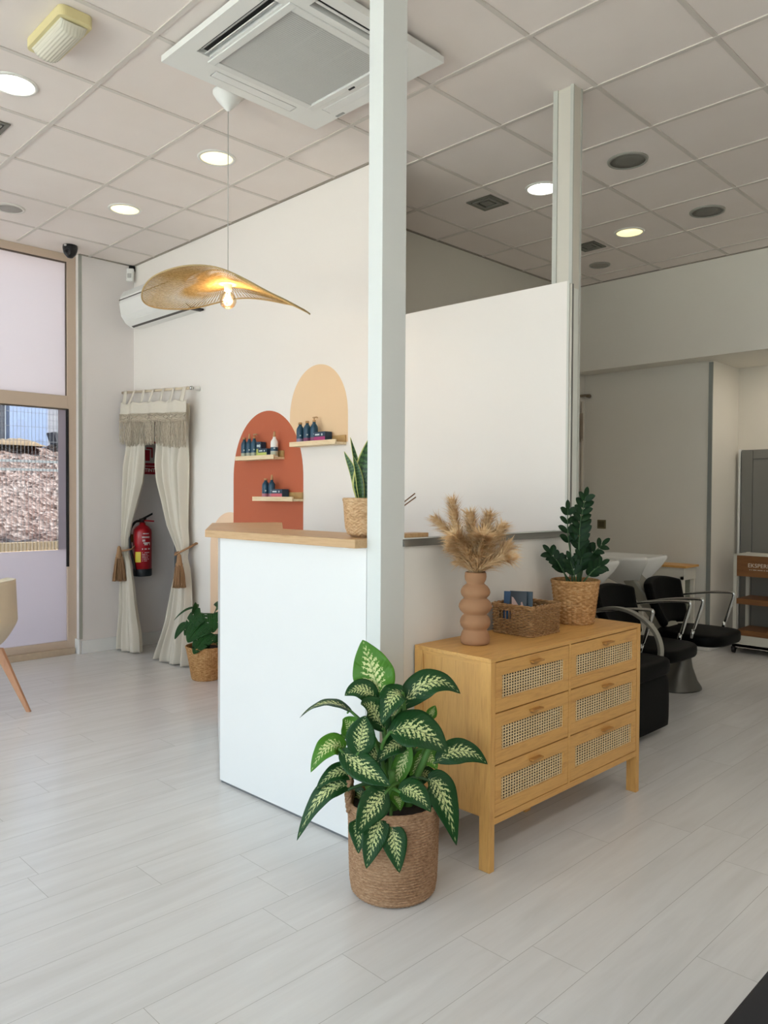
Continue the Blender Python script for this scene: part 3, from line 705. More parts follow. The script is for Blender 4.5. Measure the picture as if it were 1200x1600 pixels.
s_ = thing('motion_sensor', (-2.15, 1.56, 3.35), 'white alarm motion sensor in the corner under the ceiling', 'sensor')
MB().obox((-2.165, 1.562, 3.335), (-2.172, 1.570, 3.455), (.7, .7, 0), (.7, -.7, 0), .030, .020, .032, .014).build('sensor_housing', M_PLASTIC, s_, bevel=.008)
MB().obox((-2.150, 1.546, 3.365), (-2.153, 1.549, 3.405), (.7, .7, 0), (.7, -.7, 0), .018, .004).build('sensor_window', plain('sensor_lens', '#b9b7b3', 0.3), s_, bevel=.003)
MB().box(-2.205, -2.17, 1.57, 1.615, 3.44, 3.485).build('bracket', M_SLOT, s_)

# split air conditioner high on the arched wall
a2 = thing('wall_air_conditioner', (-1.5, 1.52, 2.9), 'white wall mounted split air conditioner behind the straw pendant', 'air conditioner')
prof = [(1.619, 3.215), (1.50, 3.215), (1.455, 3.20), (1.425, 3.15), (1.412, 3.09), (1.43, 2.985), (1.475, 2.925), (1.53, 2.895), (1.619, 2.895)]
MB().prism(prof, -2.075, -.985, 'X').build('housing', M_PLASTIC, a2, bevel=.006)
MB().prism([(1.50, 3.218), (1.452, 3.203), (1.421, 3.151), (1.424, 3.148), (1.456, 3.198), (1.502, 3.212)], -2.07, -.99, 'X').build('top_panel', plain('ac_top', '#dddcd8', 0.4), a2)
MB().prism([(1.4135, 3.125), (1.4105, 3.125), (1.4105, 3.118), (1.4135, 3.118)], -2.07, -.99, 'X').prism([(1.470, 2.932), (1.466, 2.927), (1.527, 2.893), (1.530, 2.898)], -2.03, -1.03, 'X').build('outlet_slot', plain('ac_dark_gap', '#56524e', 0.6), a2)  # dark strips along the front and the outlet
MB().prism([(1.455, 2.938), (1.452, 2.931), (1.500, 2.900), (1.505, 2.906)], -2.04, -1.04, 'X').build('air_flap', M_PLASTIC, a2)
MB().box(-1.04, -.984, 1.50, 1.60, 2.885, 2.90).build('hinge_cap', M_SLOT, a2)

# ================================================================== pendant
P0 = Vector((1.012, .515, 0))
pd = thing('pendant_lamp', (P0.x, P0.y, H), 'wavy woven straw pendant lamp with glowing round bulb on a thin cord', 'lamp')
MB().lathe([(.078, -.001), (.078, -.012), (.060, -.04), (.030, -.075), (.010, -.095), (.004, -.10)], (P0.x, P0.y, H), 36).build('ceiling_rose', M_PLASTIC, pd)
MB().tube([(P0.x, P0.y, H - .09), (P0.x, P0.y, 2.53)], .0028, 8).build('cord', plain('pale_cord', '#c9c5bd', 0.6), pd)
zr = [2.352, 2.47, 2.535, 2.445, 2.405, 2.465, 2.478, 2.372]
rr_ = [.425, .415, .41, .425, .435, .41, .40, .41]
RX = Vector((.7043, .7098, 0)).normalized(); FY = Vector((-.7098, .7043, 0)).normalized()
def per(tab, a):
    t = (a / (2 * PI) * 8) % 8; k = int(t); f = t - k
    p = [tab[(k + q) % 8] for q in (-1, 0, 1, 2)]
    return 0.5 * (2 * p[1] + (p[2] - p[0]) * f + (2 * p[0] - 5 * p[1] + 4 * p[2] - p[3]) * f * f + (3 * p[1] - p[0] - 3 * p[2] + p[3]) * f ** 3)
def rim(a): return P0 + (RX * math.cos(a) + FY * math.sin(a)) * per(rr_, a) + Vector((0, 0, per(zr, a)))
HZ = 2.505
m = MB()
NS = 125
for lay, off in ((0, .30), (1, -.30)):
    for k in range(NS):
        a = 2 * PI * (k + .5 * lay) / NS
        h = P0 + (RX * math.cos(a + off) + FY * math.sin(a + off)) * .045 + Vector((0, 0, HZ + .004 * lay))
        e_ = rim(a); mid = (h + e_) / 2 + Vector((0, 0, .012 + .004 * lay))
        m.tube([h, h * .55 + e_ * .45 + Vector((0, 0, .018)), e_], .0017, 3, cap=False)
m.build('woven_shade', M_SHADE, pd)
m = MB(); m.tube([rim(2 * PI * k / 96) for k in range(97)], .0042, 6, cap=False); m.build('shade_rim', plain('rim_cord', '#b99f70', 0.7), pd)
MB().lathe([(.050, HZ + .006), (.050, HZ - .004), (.030, HZ - .006)], tuple(P0), 28).build('hub_plate', M_PLASTIC_D, pd)
MB().lathe([(.020, HZ + .02), (.020, HZ - .035), (.016, HZ - .04)], tuple(P0), 20).build('bulb_socket', M_PLASTIC, pd)
bz = HZ - .085
m = MB().lathe([(.012, .048), (.018, .042), (.034, .028), (.0435, .008), (.0435, -.010), (.034, -.030), (.018, -.042), (.002, -.046)], (P0.x, P0.y, bz), 28)
m.build('bulb', M_BULB, pd)
m = MB()
for k in range(6):
    a = k * PI / 3; m.tube([(P0.x + .010 * math.cos(a), P0.y + .010 * math.sin(a), bz + .028), (P0.x + .013 * math.cos(a + .5), P0.y + .013 * math.sin(a + .5), bz - .022)], .0024, 6)
m.build('filament', M_FILAMENT, pd)
pl = bpy.data.lights.new('bulb_light', 'POINT'); pl.energy = 2.4; pl.color = (1, .74, .42); pl.shadow_soft_size = .03
po = bpy.data.objects.new('bulb_light', pl); COL.objects.link(po); po.location = (P0.x, P0.y, bz + .005)
# ================================================================== curtain in the doorway
cu = thing('doorway_curtain', (-1.65, 1.5, 0), 'cream cotton doorway curtain with macrame fringe tied back with jute tassels', 'curtain')
rod_a, rod_b = Vector((-2.185, 1.50, 2.325)), Vector((-1.075, 1.54, 2.268))
tag(MB().tube([rod_a, rod_b], .011, 12).build('curtain_rod', plain('pale_wood_rod', '#d9c7ad', 0.5)), 'pale wooden curtain rod over the doorway', 'curtain rod')
rodo = bpy.data.objects['curtain_rod']
MB().tube([rod_b, rod_b + Vector((.014, 0, 0))], .016, 14).build('end_cap', M_CHROME, rodo)
MB().tube([rod_b + Vector((-.01, 0, 0)), rod_b + Vector((-.01, .075, 0))], .007, 10).lathe([(.022, 0), (.022, .006)], (0, 0, 0), 4).build('bracket', M_PLASTIC, rodo) if False else MB().tube([rod_b + Vector((-.006, 0, 0)), rod_b + Vector((-.004, .078, 0))], [.008, .02], 12).build('bracket', M_PLASTIC, rodo)
ZS = [2.15, 2.0, 1.85, 1.70, 1.52, 1.38, 1.15, 1.01, .90, .80, .53, .35, .17, .012]
LI = [-1.79, -1.79, -1.80, -1.82, -1.85, -1.92, -2.04, -2.10, -2.12, -2.06, -1.975, -1.91, -1.86, -1.83]
LO = [-2.12, -2.125, -2.13, -2.145, -2.165, -2.172, -2.178, -2.175, -2.165, -2.17, -2.178, -2.184, -2.19, -2.19]
RI = [-1.70, -1.69, -1.675, -1.65, -1.615, -1.545, -1.44, -1.33, -1.245, -1.285, -1.358, -1.42, -1.50, -1.575]
RO = [-1.12, -1.13, -1.15, -1.158, -1.158, -1.16, -1.16, -1.14, -1.155, -1.115, -1.083, -1.06, -1.05, -1.043]
tz = [i / (len(ZS) - 1) for i in range(len(ZS))]
def panel(A, B, yb, nf, seed, flare):
    def fn(u, v):
        z = interp(list(zip(tz, ZS)), v); a = interp(list(zip(tz, A)), v); b_ = interp(list(zip(tz, B)), v)
        # smooth the sharp waist a little
        wd = abs(b_ - a); gather = max(.25, min(1, wd / .5))
        x = a + (b_ - a) * u
        amp = (.030 * gather + .012) * interp([(0, .35), (.12, .35), (.25, 1), (1, 1)], v)
        y = yb + amp * math.sin(u * nf * 2 * PI + seed + v * 1.4) + .4 * amp * math.sin(u * nf * 4.6 * PI + seed * 2 + v * 3)
        y -= interp([(0, 0), (.55, 0), (.62, -.0), (1, flare)], v) * (0.35 + .65 * math.sin(PI * min(1, u + .1)))
        x += .008 * math.sin(v * 30 + u * 5) * (v > .6)
        return (max(x, -2.2), y, z)
    return fn
MB().surf(panel(LO, LI, 1.497, 3.2, .4, .05), 90, 110).build('left_panel', M_CURTAIN, cu, solid=.002)
MB().surf(panel(RI, RO, 1.545, 4.0, 1.1, .06), 100, 110).build('right_panel', M_CURTAIN, cu, solid=.002)
# folded hem lying on the floor
def vwave(u): return .018 * math.sin(u * 6.5 * PI) + .008 * math.sin(u * 17)
def val(u, v):
    p = rod_a.lerp(rod_b, .06 + u * .935); z = p.z - .095 - v * .11
    return (p.x - .02 * (1 - u) * v, p.y - .052 + vwave(u), z - .012 * math.sin(u * 8 * PI) ** 2 * (1 - v))
MB().surf(val, 90, 6).build('valance_band', M_CURTAIN, cu, solid=.002)
for k in range(7):
    m = MB()
    u = .05 + k * .15
    p = rod_a.lerp(rod_b, .02 + u * .96); q = Vector(val(u, 0))
    wd = .022 if k not in (0, 6) else .036
    m.surf(lambda a, b_: (p.x + (a - .5) * 2 * wd * (0.8 + .2 * b_), p.y - .013 + (q.y - p.y + .011) * b_, p.z + .012 + (q.z - p.z - .02) * b_), 3, 6)
    m.surf(lambda a, b_: (p.x + (a - .5) * 2 * wd * .8, p.y - .013 * math.cos(b_ * PI), p.z + .012 * math.sin(b_ * PI)), 3, 8)
    m.build('hanging_tab', M_CURTAIN, cu, solid=.002)
m = MB()                                          # knotted macrame rows: zigzag cords
for row, (zo, am, ph) in enumerate(((.205, .004, 0), (.222, .012, 0), (.238, .012, PI), (.256, .004, 0), (.266, .003, 0))):
    pts = []
    for k in range(181):
        u = k / 180; p = Vector(val(u, 1)); z = rod_a.lerp(rod_b, .02 + u * .96).z - zo
        pts.append((p.x, p.y - .006, z + am * math.asin(math.sin(u * 64 + ph)) / 1.57))
    m.tube(pts, .0042, 5)
m.build('macrame_knots', M_FRINGE, cu)
def backing(u, v):
    p = Vector(val(u, 1)); z = rod_a.lerp(rod_b, .02 + u * .96).z - .20 - v * .075; return (p.x, p.y, z)
MB().surf(backing, 60, 2).build('macrame_band', M_FRINGE, cu, solid=.003)
m = MB()
for k in range(230):
    u = (k + random.random() * .6) / 230; u = min(u, 1)
    p = Vector(val(u, 1)); z1_ = rod_a.lerp(rod_b, .02 + u * .96).z - .262
    L_ = .205 + random.uniform(-.018, .015) + .012 * math.sin(u * 9); dx = random.uniform(-.010, .010); ph = random.random() * 6
    y_ = p.y - .004 + random.uniform(-.006, .006)
    m.tube([(p.x + dx * t + .0022 * math.sin(t * 16 + ph), y_ + .002 * math.cos(t * 13 + ph), z1_ - L_ * t) for t in [q / 8 for q in range(9)]], .0026, 4)
m.build('fringe', M_FRINGE, cu)
def tassel(name_x, y, ztop, zbot, w0, w1):
    m = MB()
    for k in range(90):
        a = random.random() * 2 * PI; r = math.sqrt(random.random()); ph = random.random() * 6
        pts = []
        for t in [q / 7 for q in range(8)]:
            rad = (w0 + (w1 - w0) * t ** .7) * r
            pts.append((name_x + math.cos(a) * rad + .003 * math.sin(t * 9 + ph), y + math.sin(a) * rad, ztop - .09 - (ztop - zbot - .09) * t))
        m.tube(pts, .0028, 4)
    m.build('tassel', M_JUTE, cu)
    MB().lathe([(.006, 0), (.016, -.015), (.022, -.06), (.024, -.075), (.029, -.082), (.026, -.10), (w0, -.115)], (name_x, y, ztop), 18).build('tassel_head', M_JUTE, cu)
tassel(-2.105, 1.425, .945, .63, .026, .062)
tassel(-1.115, 1.455, .93, .655, .026, .056)
m = MB().tube([(-2.19, 1.60, .98), (-2.185, 1.50, .93), (-2.15, 1.44, .905), (-2.09, 1.45, .90), (-2.06, 1.53, .915), (-2.12, 1.58, .94), (-2.19, 1.60, .98)], .008, 8)
m.tube([(-1.10, 1.615, 1.01), (-1.14, 1.50, .95), (-1.19, 1.46, .915), (-1.25, 1.50, .925), (-1.24, 1.58, .95), (-1.12, 1.615, 1.01)], .008, 8)
m.build('tieback_cord', M_JUTE, cu)

# ================================================================== extinguisher and sign
M_RED = plain('extinguisher_red', '#a3141f', 0.3, var=0.03)
fx, fy = -2.115, 1.655
ex = thing('fire_extinguisher', (fx, fy, .66), 'red fire extinguisher hung on the wall behind the open curtain', 'fire extinguisher')
MB().lathe([(.070, .062), (.082, .066), (.082, .40), (.078, .425), (.060, .45), (.028, .468), (.024, .49)], (fx, fy, .66), 36).build('cylinder', M_RED, ex)
MB().lathe([(.076, .0), (.083, .006), (.083, .066), (.080, .07)], (fx, fy, .66), 36).build('base_ring', plain('dark_base', '#1d2429', 0.45), ex)
def arc_patch(a0, a1, z0_, z1_, r, n=14):
    m = MB(); m.surf(lambda u, v: (fx + r * math.cos(a0 + (a1 - a0) * u), fy + r * math.sin(a0 + (a1 - a0) * u), z0_ + (z1_ - z0_) * v), n, 1); return m
FA = math.atan2(-1.748 - fy, 4.456 - fx)
arc_patch(FA - .85, FA - .18, .79, .885, .0828).build('yellow_label', plain('yellow_label', '#d8c23c', 0.5), ex)
M_PRINT = plain('white_print', '#dcd6d4', 0.5)
m = MB()
for (z_, h_, a0, a1) in ((1.045, .010, .05, .75), (1.010, .016, -.05, .85), (.978, .020, -.05, .30), (.960, .012, .1, .9), (.945, .022, .2, .9), (.905, .012, -.05, .9), (.875, .006, -.05, .8), (.86, .006, -.05, .7), (.845, .006, -.05, .75), (.83, .006, -.05, .6), (.815, .006, -.05, .72), (.80, .005, -.05, .5)):
    n = 7 if h_ > .008 else 10
    for k in range(n):
        if random.random() < .18: continue
        b0 = FA + a0 + (a1 - a0) * k / n; b1 = b0 + (a1 - a0) / n * .74
        m.surf(lambda u, v: (fx + .0829 * math.cos(b0 + (b1 - b0) * u), fy + .0829 * math.sin(b0 + (b1 - b0) * u), z_ + h_ * v), 2, 1)
m.build('printed_text', M_PRINT, ex)
m = MB().tube([(fx, fy, 1.14), (fx, fy, 1.18)], .018, 14).obox((fx + .0, fy - .02, 1.172), (fx + .03, fy + .085, 1.230), (.8, -.5, 0), (0, 0, 1), .014, .010).obox((fx, fy - .02, 1.165), (fx + .02, fy + .06, 1.165), (.8, -.5, 0), (0, 0, 1), .009, .004)
m.tube([(fx, fy - .03, 1.17), (fx + .02, fy + .0, 1.18), (fx + .02, fy + .02, 1.19)], .014, 10)
m.build('valve_lever', M_BLACK, ex)
MB().obox((fx + .01, fy + .01, 1.168), (fx + .03, fy + .10, 1.160), (.8, -.5, 0), (0, 0, 1), .012, .006).build('red_handle', M_RED, ex)
MB().tube(spl([(fx, fy - .01, 1.165), (fx + .0, fy - .07, 1.155), (fx + .01, fy - .125, 1.08), (fx + .01, fy - .125, .95), (fx + .01, fy - .105, .84), (fx + .02, fy - .085, .75), (fx + .02, fy - .085, .70)], 30), .0115, 10).build('hose', M_BLACK, ex)
MB().box(-2.209, -2.17, fy - .09, fy - .02, .98, 1.04).build('wall_bracket', plain('brass_bracket', '#7b6a3a', 0.4, 0.5), ex)
sg = thing('extinguisher_sign', (-2.205, 1.80, 1.75), 'red fire extinguisher sign with white pictogram glimpsed between the curtains', 'sign')
MB().box(-2.2095, -2.2045, 1.665, 1.90, 1.595, 1.905).build('sign_plate', plain('sign_red', '#9c1527', 0.5), sg, bevel=.002)
MB().box(-2.2046, -2.2036, 1.69, 1.875, 1.70, 1.885).build('white_field', plain('sign_grey_field', '#c3bcb8', 0.5), sg)
MB().box(-2.2038, -2.2030, 1.725, 1.775, 1.72, 1.82).box(-2.2038, -2.2030, 1.74, 1.80, 1.83, 1.845).box(-2.2038, -2.2030, 1.79, 1.805, 1.75, 1.84).build('pictogram', MATS['sign_red'], sg)
MB().box(-2.2046, -2.2040, 1.67, 1.895, 1.668, 1.674).build('sign_line', plain('sign_line', '#d8c9c6', 0.5), sg)
def text_obj(name, txt, size, mat, parent, mw, extrude=.0006, spacing=1.0, bold=0):
    cv = bpy.data.curves.new(name + '_text', 'FONT'); cv.body = txt; cv.size = size; cv.extrude = extrude; cv.align_x = 'CENTER'; cv.align_y = 'CENTER'; cv.space_character = spacing; cv.offset = bold
    ob = bpy.data.objects.new(name + '_tmp', cv); COL.objects.link(ob)
    bpy.context.view_layer.update()
    dg = bpy.context.evaluated_depsgraph_get(); me = bpy.data.meshes.new_from_object(ob.evaluated_get(dg))
    bpy.data.objects.remove(ob)
    me.transform(mw); me.materials.clear(); me.materials.append(mat)
    o = bpy.data.objects.new(name, me); COL.objects.link(o); o.parent = parent
    if parent: o.location = -parent.location
    return o
# letters read along +y on the left wall
mw = Matrix.Translation((-2.2038, 1.782, 1.632)) @ Matrix(((0, 0, 1), (1, 0, 0), (0, 1, 0))).to_4x4()
text_obj('sign_text', 'EXTINTOR', .046, plain('sign_white', '#e3dcda', 0.5), sg, mw, bold=.0008)

# ================================================================== sideboard
CH = thing('rattan_sideboard', (2.525, 1.117, 0), 'light oak chest of six drawers with woven cane fronts against the low wall', 'sideboard')
cx0, cx1, cy0, cy1, ctop = 2.336, 2.722, .535, 1.700, .803
MB().box(cx0, cx1, cy0, cy1, ctop - .016, ctop).build('top', M_OAK_Y, CH, bevel=.0015)
for (xa, xb) in ((cx0, cx0 + .045), (cx1 - .050, cx1)):
    for (ya, yb) in ((cy0, cy0 + .030), (cy1 - .030, cy1)):
        MB().box(xa, xb, ya, yb, 0, ctop - .016).build('leg', M_OAK_Z, CH, bevel=.0015)
for (ya, yb) in ((cy0 + .006, cy0 + .024), (cy1 - .024, cy1 - .006)):
    MB().box(cx0 + .045, cx1 - .050, ya, yb, .205, ctop - .030).build('side_panel', M_OAK_Z, CH)
    MB().box(cx0 + .045, cx1 - .050, ya - .004, yb + .004, ctop - .030, ctop - .016).build('side_rail', M_OAK_X, CH)
MB().box(cx0 + .002, cx0 + .010, cy0 + .03, cy1 - .03, .205, ctop - .016).build('back_panel', M_OAK_Y, CH)
MB().box(cx0 + .01, cx1 - .02, cy0 + .024, cy1 - .024, .190, .205).build('bottom_panel', M_OAK_Y, CH)
MB().box(cx1 - .022, cx1 - .001, cy0 + .03, cy1 - .03, .175, .200).box(cx1 - .022, cx1 - .001, 1.074, 1.088, .200, ctop - .016).build('front_rail', M_OAK_Y, CH, bevel=.001)
MB().box(2.45, 2.49, 1.10, 1.14, 0, .19).build('centre_leg', M_OAK_Z, CH, bevel=.001)
m = MB()
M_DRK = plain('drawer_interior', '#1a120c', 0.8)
def drawer(ya, yb, za, zb):
    xf = cx1 - .002
    oy0, oy1, oz0, oz1 = ya + .041, yb - .034, za + .048, zb - .052
    m = MB(); t = .018
    m.box(xf - t, xf, ya, yb, za, oz0); m.box(xf - t, xf, ya, yb, oz1, zb); m.box(xf - t, xf, ya, oy0, oz0, oz1); m.box(xf - t, xf, oy1, yb, oz0, oz1)
    d_ = m.build('drawer', M_OAK_Y, CH, bevel=.0012)
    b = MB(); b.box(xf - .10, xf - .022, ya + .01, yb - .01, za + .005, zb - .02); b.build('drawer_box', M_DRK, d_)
    c = MB(); nx, nz = 25, 8; W_ = (oy1 - oy0) / nx; Hh = (oz1 - oz0) / nz
    for i in range(nx):
        for j in range(nz):
            ccx, ccz = oy0 + (i + .5) * W_, oz0 + (j + .5) * Hh
            outer = [(ccx + W_ / 2 * a, ccz + Hh / 2 * b_) for a, b_ in ((-1, -1), (0, -1), (1, -1), (1, 0), (1, 1), (0, 1), (-1, 1), (-1, 0))]
            inner = [(ccx + W_ * .35 * a, ccz + Hh * .37 * b_) for a, b_ in ((-.7, -.7), (0, -1), (.7, -.7), (1, 0), (.7, .7), (0, 1), (-.7, .7), (-1, 0))]
            vs_ = [(xf - .008 + .0008 * ((k % 2) == 0), p[0], p[1]) for k, p in enumerate(outer)] + [(xf - .0085, p[0], p[1]) for p in inner]
            c.add(vs_, [(k, (k + 1) % 8, 8 + (k + 1) % 8, 8 + k) for k in range(8)])
    c.build('cane_panel', M_CANE, d_, solid=.0016)
    hy = (ya + yb) / 2 + .003; hz = zb - .030
    pts = [(hy + .034 * math.cos(a), hz + .004 - .016 * math.sin(a)) for a in [PI * k / 14 for k in range(15)]]
    h = MB(); n = len(pts)
    h.prism(pts, xf - .002, xf + .004, 'X')
    h.box(xf - .001, xf + .022, hy - .036, hy + .036, hz + .001, hz + .008)
    h.build('handle', wood('shaded_handle_oak', '#b98748', '#a87539', 'Y'), d_, bevel=.001)  # darker wood stands in for the shadow at the lip
for (ya, yb) in ((cy0 + .033, 1.072), (1.090, cy1 - .033)):
    for (za, zb) in ((.203, .394), (.399, .590), (.595, .783)):
        drawer(ya, yb, za, zb)
# ================================================================== on the sideboard
VX, VY, VZ = 2.49, .732, .803
va = thing('bubble_vase', (VX, VY, VZ), 'matt terracotta vase of stacked rounded rings on the oak sideboard', 'vase')
prof = [(.030, .0), (.052, .0), (.058, .004), (.0605, .014), (.060, .028), (.055, .045), (.0495, .056), (.0475, .061), (.052, .066), (.0595, .076), (.0625, .088), (.061, .100), (.055, .112), (.0485, .1185), (.046, .122),
        (.051, .1265), (.062, .137), (.0680, .150), (.0665, .163), (.059, .175), (.050, .183), (.0455, .187), (.049, .191), (.057, .200), (.0605, .211), (.058, .223), (.050, .235), (.040, .243), (.0355, .247),
        (.037, .252), (.0425, .262), (.0445, .275), (.043, .290), (.0405, .294), (.0375, .290), (.036, .27)]
MB().lathe(prof, (VX, VY, VZ), 64, cap=True).build('vase_body', M_VASE, va)
pg = thing('pampas_grass', (VX, VY, 1.09), 'bunch of dried beige pampas plumes standing in the terracotta vase', 'dried grass')
cr_ = Vector((.7043, .7098, 0)); cu_ = Vector((0, 0, 1)); cf_ = Vector((-.7098, .7043, 0))
def plume(tipx, tipz, tipf, n, spread, hl, midx=None):
    """one stem with feathery hairs; x to the right, z up, f away, metres from the vase mouth"""
    b0 = Vector((VX, VY, 1.0))
    mouth = Vector((VX, VY, 1.095)) + cr_ * (tipx * .12) + cf_ * tipf * .2
    tip = Vector((VX, VY, 1.09)) + cr_ * tipx + cf_ * tipf + cu_ * tipz
    md = mouth.lerp(tip, .5) + cu_ * .02 + cr_ * ((midx or 0))
    pts = spl([b0, mouth, md, tip], 24)
    m = MB(); m.tube(pts, [.0016] * 24 + [.0005], 4)
    for k in range(int(n * 1.7)):
        t = .30 + .70 * random.random() ** .8
        i = min(23, int(t * 24)); p = pts[i].lerp(pts[i + 1], t * 24 - i) if i < 24 else pts[24]
        d = (pts[min(24, i + 1)] - pts[i]).normalized()
        a = random.random() * 2 * PI
        sd = (cr_ * math.cos(a) + cf_ * math.sin(a)); sd = (sd - d * sd.dot(d)).normalized()
        L_ = hl * 1.5 * (.55 + .6 * random.random()) * (1.0 - .35 * t)
        out = spread * 1.75 * (.4 + .9 * random.random())
        q1 = p + d * L_ * .45 + sd * L_ * out * .5
        q2 = p + d * L_ * (.85) + sd * L_ * out * 1.05 + cu_ * (-.010 * random.random())
        wv = (d.cross(sd) + cf_ * .3).normalized() * .0014
        m.add([p - wv * .8, p + wv * .8, q1 + wv, q1 - wv, q2], [(0, 1, 2, 3), (3, 2, 4)], True)
    m.build('plume', M_PAMPAS, pg, fixn=False)
for a in ((-.095, .285, .0, 620, .42, .060, -.02), (-.155, .215, .02, 560, .38, .060, .015), (-.025, .235, -.03, 620, .45, .060), (.055, .225, .02, 620, .45, .060), (.100, .185, -.02, 620, .5, .062), (.115, .070, -.05, 460, .5, .060, .02), (.130, .105, .04, 420, .5, .055, .02),
          (-.085, .150, -.06, 560, .5, .065), (-.06, .12, .06, 560, .5, .065), (.02, .15, -.07, 620, .55, .06), (.05, .13, .06, 560, .55, .06), (-.10, .10, 0, 420, .45, .05), (.0, .08, -.03, 420, .6, .05), (.06, .06, .03, 360, .6, .05), (-.05, .05, .02, 360, .6, .05)): plume(*a)

# wicker magazine basket
bk = thing('wicker_basket', (2.48, 1.11, VZ), 'small rectangular brown wicker basket on the sideboard holding leaflets', 'basket')
bx0, bx1, by0, by1, bh = 2.372, 2.580, 1.003, 1.225, .128
cxm, cym = (bx0 + bx1) / 2, (by0 + by1) / 2
def rr_point(u, grow, hx=(bx1 - bx0) / 2, hy=(by1 - by0) / 2, r=.02):
    hx += grow; hy += grow
    segs = [('l', 2 * (hy - r)), ('c', PI * r / 2), ('l', 2 * (hx - r)), ('c', PI * r / 2)] * 2
    tot = sum(q[1] for q in segs); s_ = u * tot % tot
    st = [(hx, -(hy - r), 0, 1), (hx - r, hy - r, 0), (hx - r, hy, -1, 0), (-(hx - r), hy - r, 90), (-hx, hy - r, 0, -1), (-(hx - r), -(hy - r), 180), (-(hx - r), -hy, 1, 0), (hx - r, -(hy - r), 270)]
    for (ty, L_), q in zip(segs, st):
        if s_ <= L_:
            if ty == 'l':
                x, y = q[0] + q[2] * s_, q[1] + q[3] * s_
                n = {(0, 1): (1, 0), (-1, 0): (0, 1), (0, -1): (-1, 0), (1, 0): (0, -1)}[(q[2], q[3])]
                return x, y, n[0], n[1]
            a = math.radians(q[2]) + s_ / r
            return q[0] + r * math.cos(a), q[1] + r * math.sin(a), math.cos(a), math.sin(a)
        s_ -= L_
    return hx, -(hy - r), 1, 0
m = MB()
NR, NC = 17, 44
for r_i in range(NR):
    z_ = VZ + .006 + r_i * (bh - .012) / (NR - 1)
    handle_row = 9 <= r_i <= 13
    pts = []; grow = .004 * r_i / NR
    for k in range(NC * 4 + 1):
        u = k / (NC * 4)
        x, y, nx, ny = rr_point(u, grow); o = .0028 * math.sin(u * NC * PI * 2 / 2 + PI * (r_i % 2))
        pts.append((cxm + x + nx * o, cym + y + ny * o, z_ + .0006 * math.sin(k * 1.7 + r_i)))
    if handle_row:     # leave the grip hole in the end facing the room
        seg = []
        for p in pts + [None]:
            if p is None or (p[1] < by0 + .006 and abs(p[0] - 2.438) < .034):
                if len(seg) > 2: m.tube(seg, .0034, 6)
                seg = []
            else: seg.append(p)
    else: m.tube(pts, .0034, 6, cap=False)
m.build('woven_wall', M_WICKER, bk)
m = MB()
for k in range(NC):
    x, y, nx, ny = rr_point(k / NC + .004, 0); m.tube([(cxm + x, cym + y, VZ + .002), (cxm + x + nx * .003, cym + y + ny * .003, VZ + bh)], .0022, 5)
m.build('stakes', M_WICKER, bk)
for z_, rad in ((VZ + .005, .0050), (VZ + bh, .0056), (VZ + bh - .007, .0046)):
    m = MB()
    for ph in (0, PI):
        pts = []
        for k in range(241):
            u = k / 240; x, y, nx, ny = rr_point(u, .004 if z_ > VZ + .05 else 0); pts.append((cxm + x + nx * .003 * math.cos(u * 90 + ph), cym + y + ny * .003 * math.cos(u * 90 + ph), z_ + .003 * math.sin(u * 90 + ph)))
        m.tube(pts, rad * .8, 6, cap=False)
    m.build('braided_rim', M_WICKER, bk)
MB().box(bx0 + .006, bx1 - .006, by0 + .006, by1 - .006, VZ + .002, VZ + .008).build('basket_floor', M_WICKER, bk)
MB().box(bx0 + .012, bx1 - .012, by0 + .016, by1 - .05, VZ + .008, VZ + .085).build('leaflet_stack', plain('dark_paper', '#1b1d22', 0.7), bk) if False else None
def leaflet(off, col, label, dx=0, dark=False):
    t = thing('leaflet', (2.47, 1.05 + off, VZ + .01), label, 'leaflet')
    a = Vector((2.400 + dx, 1.045 + off, VZ + .012)); b_ = Vector((2.492 + dx, 1.090 + off, VZ + .012))
    up = Vector((-.018, .030, .165)); n = (b_ - a).cross(up).normalized()
    e_ = .0012
    m = MB().add([a - n * e_, b_ - n * e_, b_ + up - n * e_, a + up - n * e_, a + n * e_, b_ + n * e_, b_ + up + n * e_, a + up + n * e_], [(0, 1, 2, 3), (7, 6, 5, 4), (0, 4, 5, 1), (1, 5, 6, 2), (2, 6, 7, 3), (3, 7, 4, 0)])
    m.build('cover', col, t)
    return t, a, b_, up, n
leaflet(.028, plain('teal_cover', '#15303f', 0.35), 'teal leaflet at the back of the wicker basket', .012)
t, a, b_, up, n = leaflet(0, plain('black_cover', '#15171c', 0.3), 'dark glossy leaflet with a blue edge and pale fingers in the wicker basket')
s1 = n if n.dot(Vector((1, -1, 0))) > 0 else -n
def pt(u, v, e=.0022): return a.lerp(b_, u) + up * v + s1 * e
MB().add([pt(0, 0), pt(.14, 0), pt(.30, 1), pt(.0, 1)], [(0, 1, 2, 3)]).build('blue_edge', plain('blue_print', '#1f4468', 0.35), t)
m = MB()
m.add([pt(.34, .86), pt(.42, .84), pt(.66, .62), pt(.70, .4), pt(.36, .4)], [(0, 1, 2, 3, 4)])
m.add([pt(.74, .72), pt(.80, .74), pt(.90, .55), pt(.90, .4), pt(.76, .4)], [(0, 1, 2, 3, 4)])
m.build('printed_fingers', plain('skin_print', '#c9a9a0', 0.5), t)

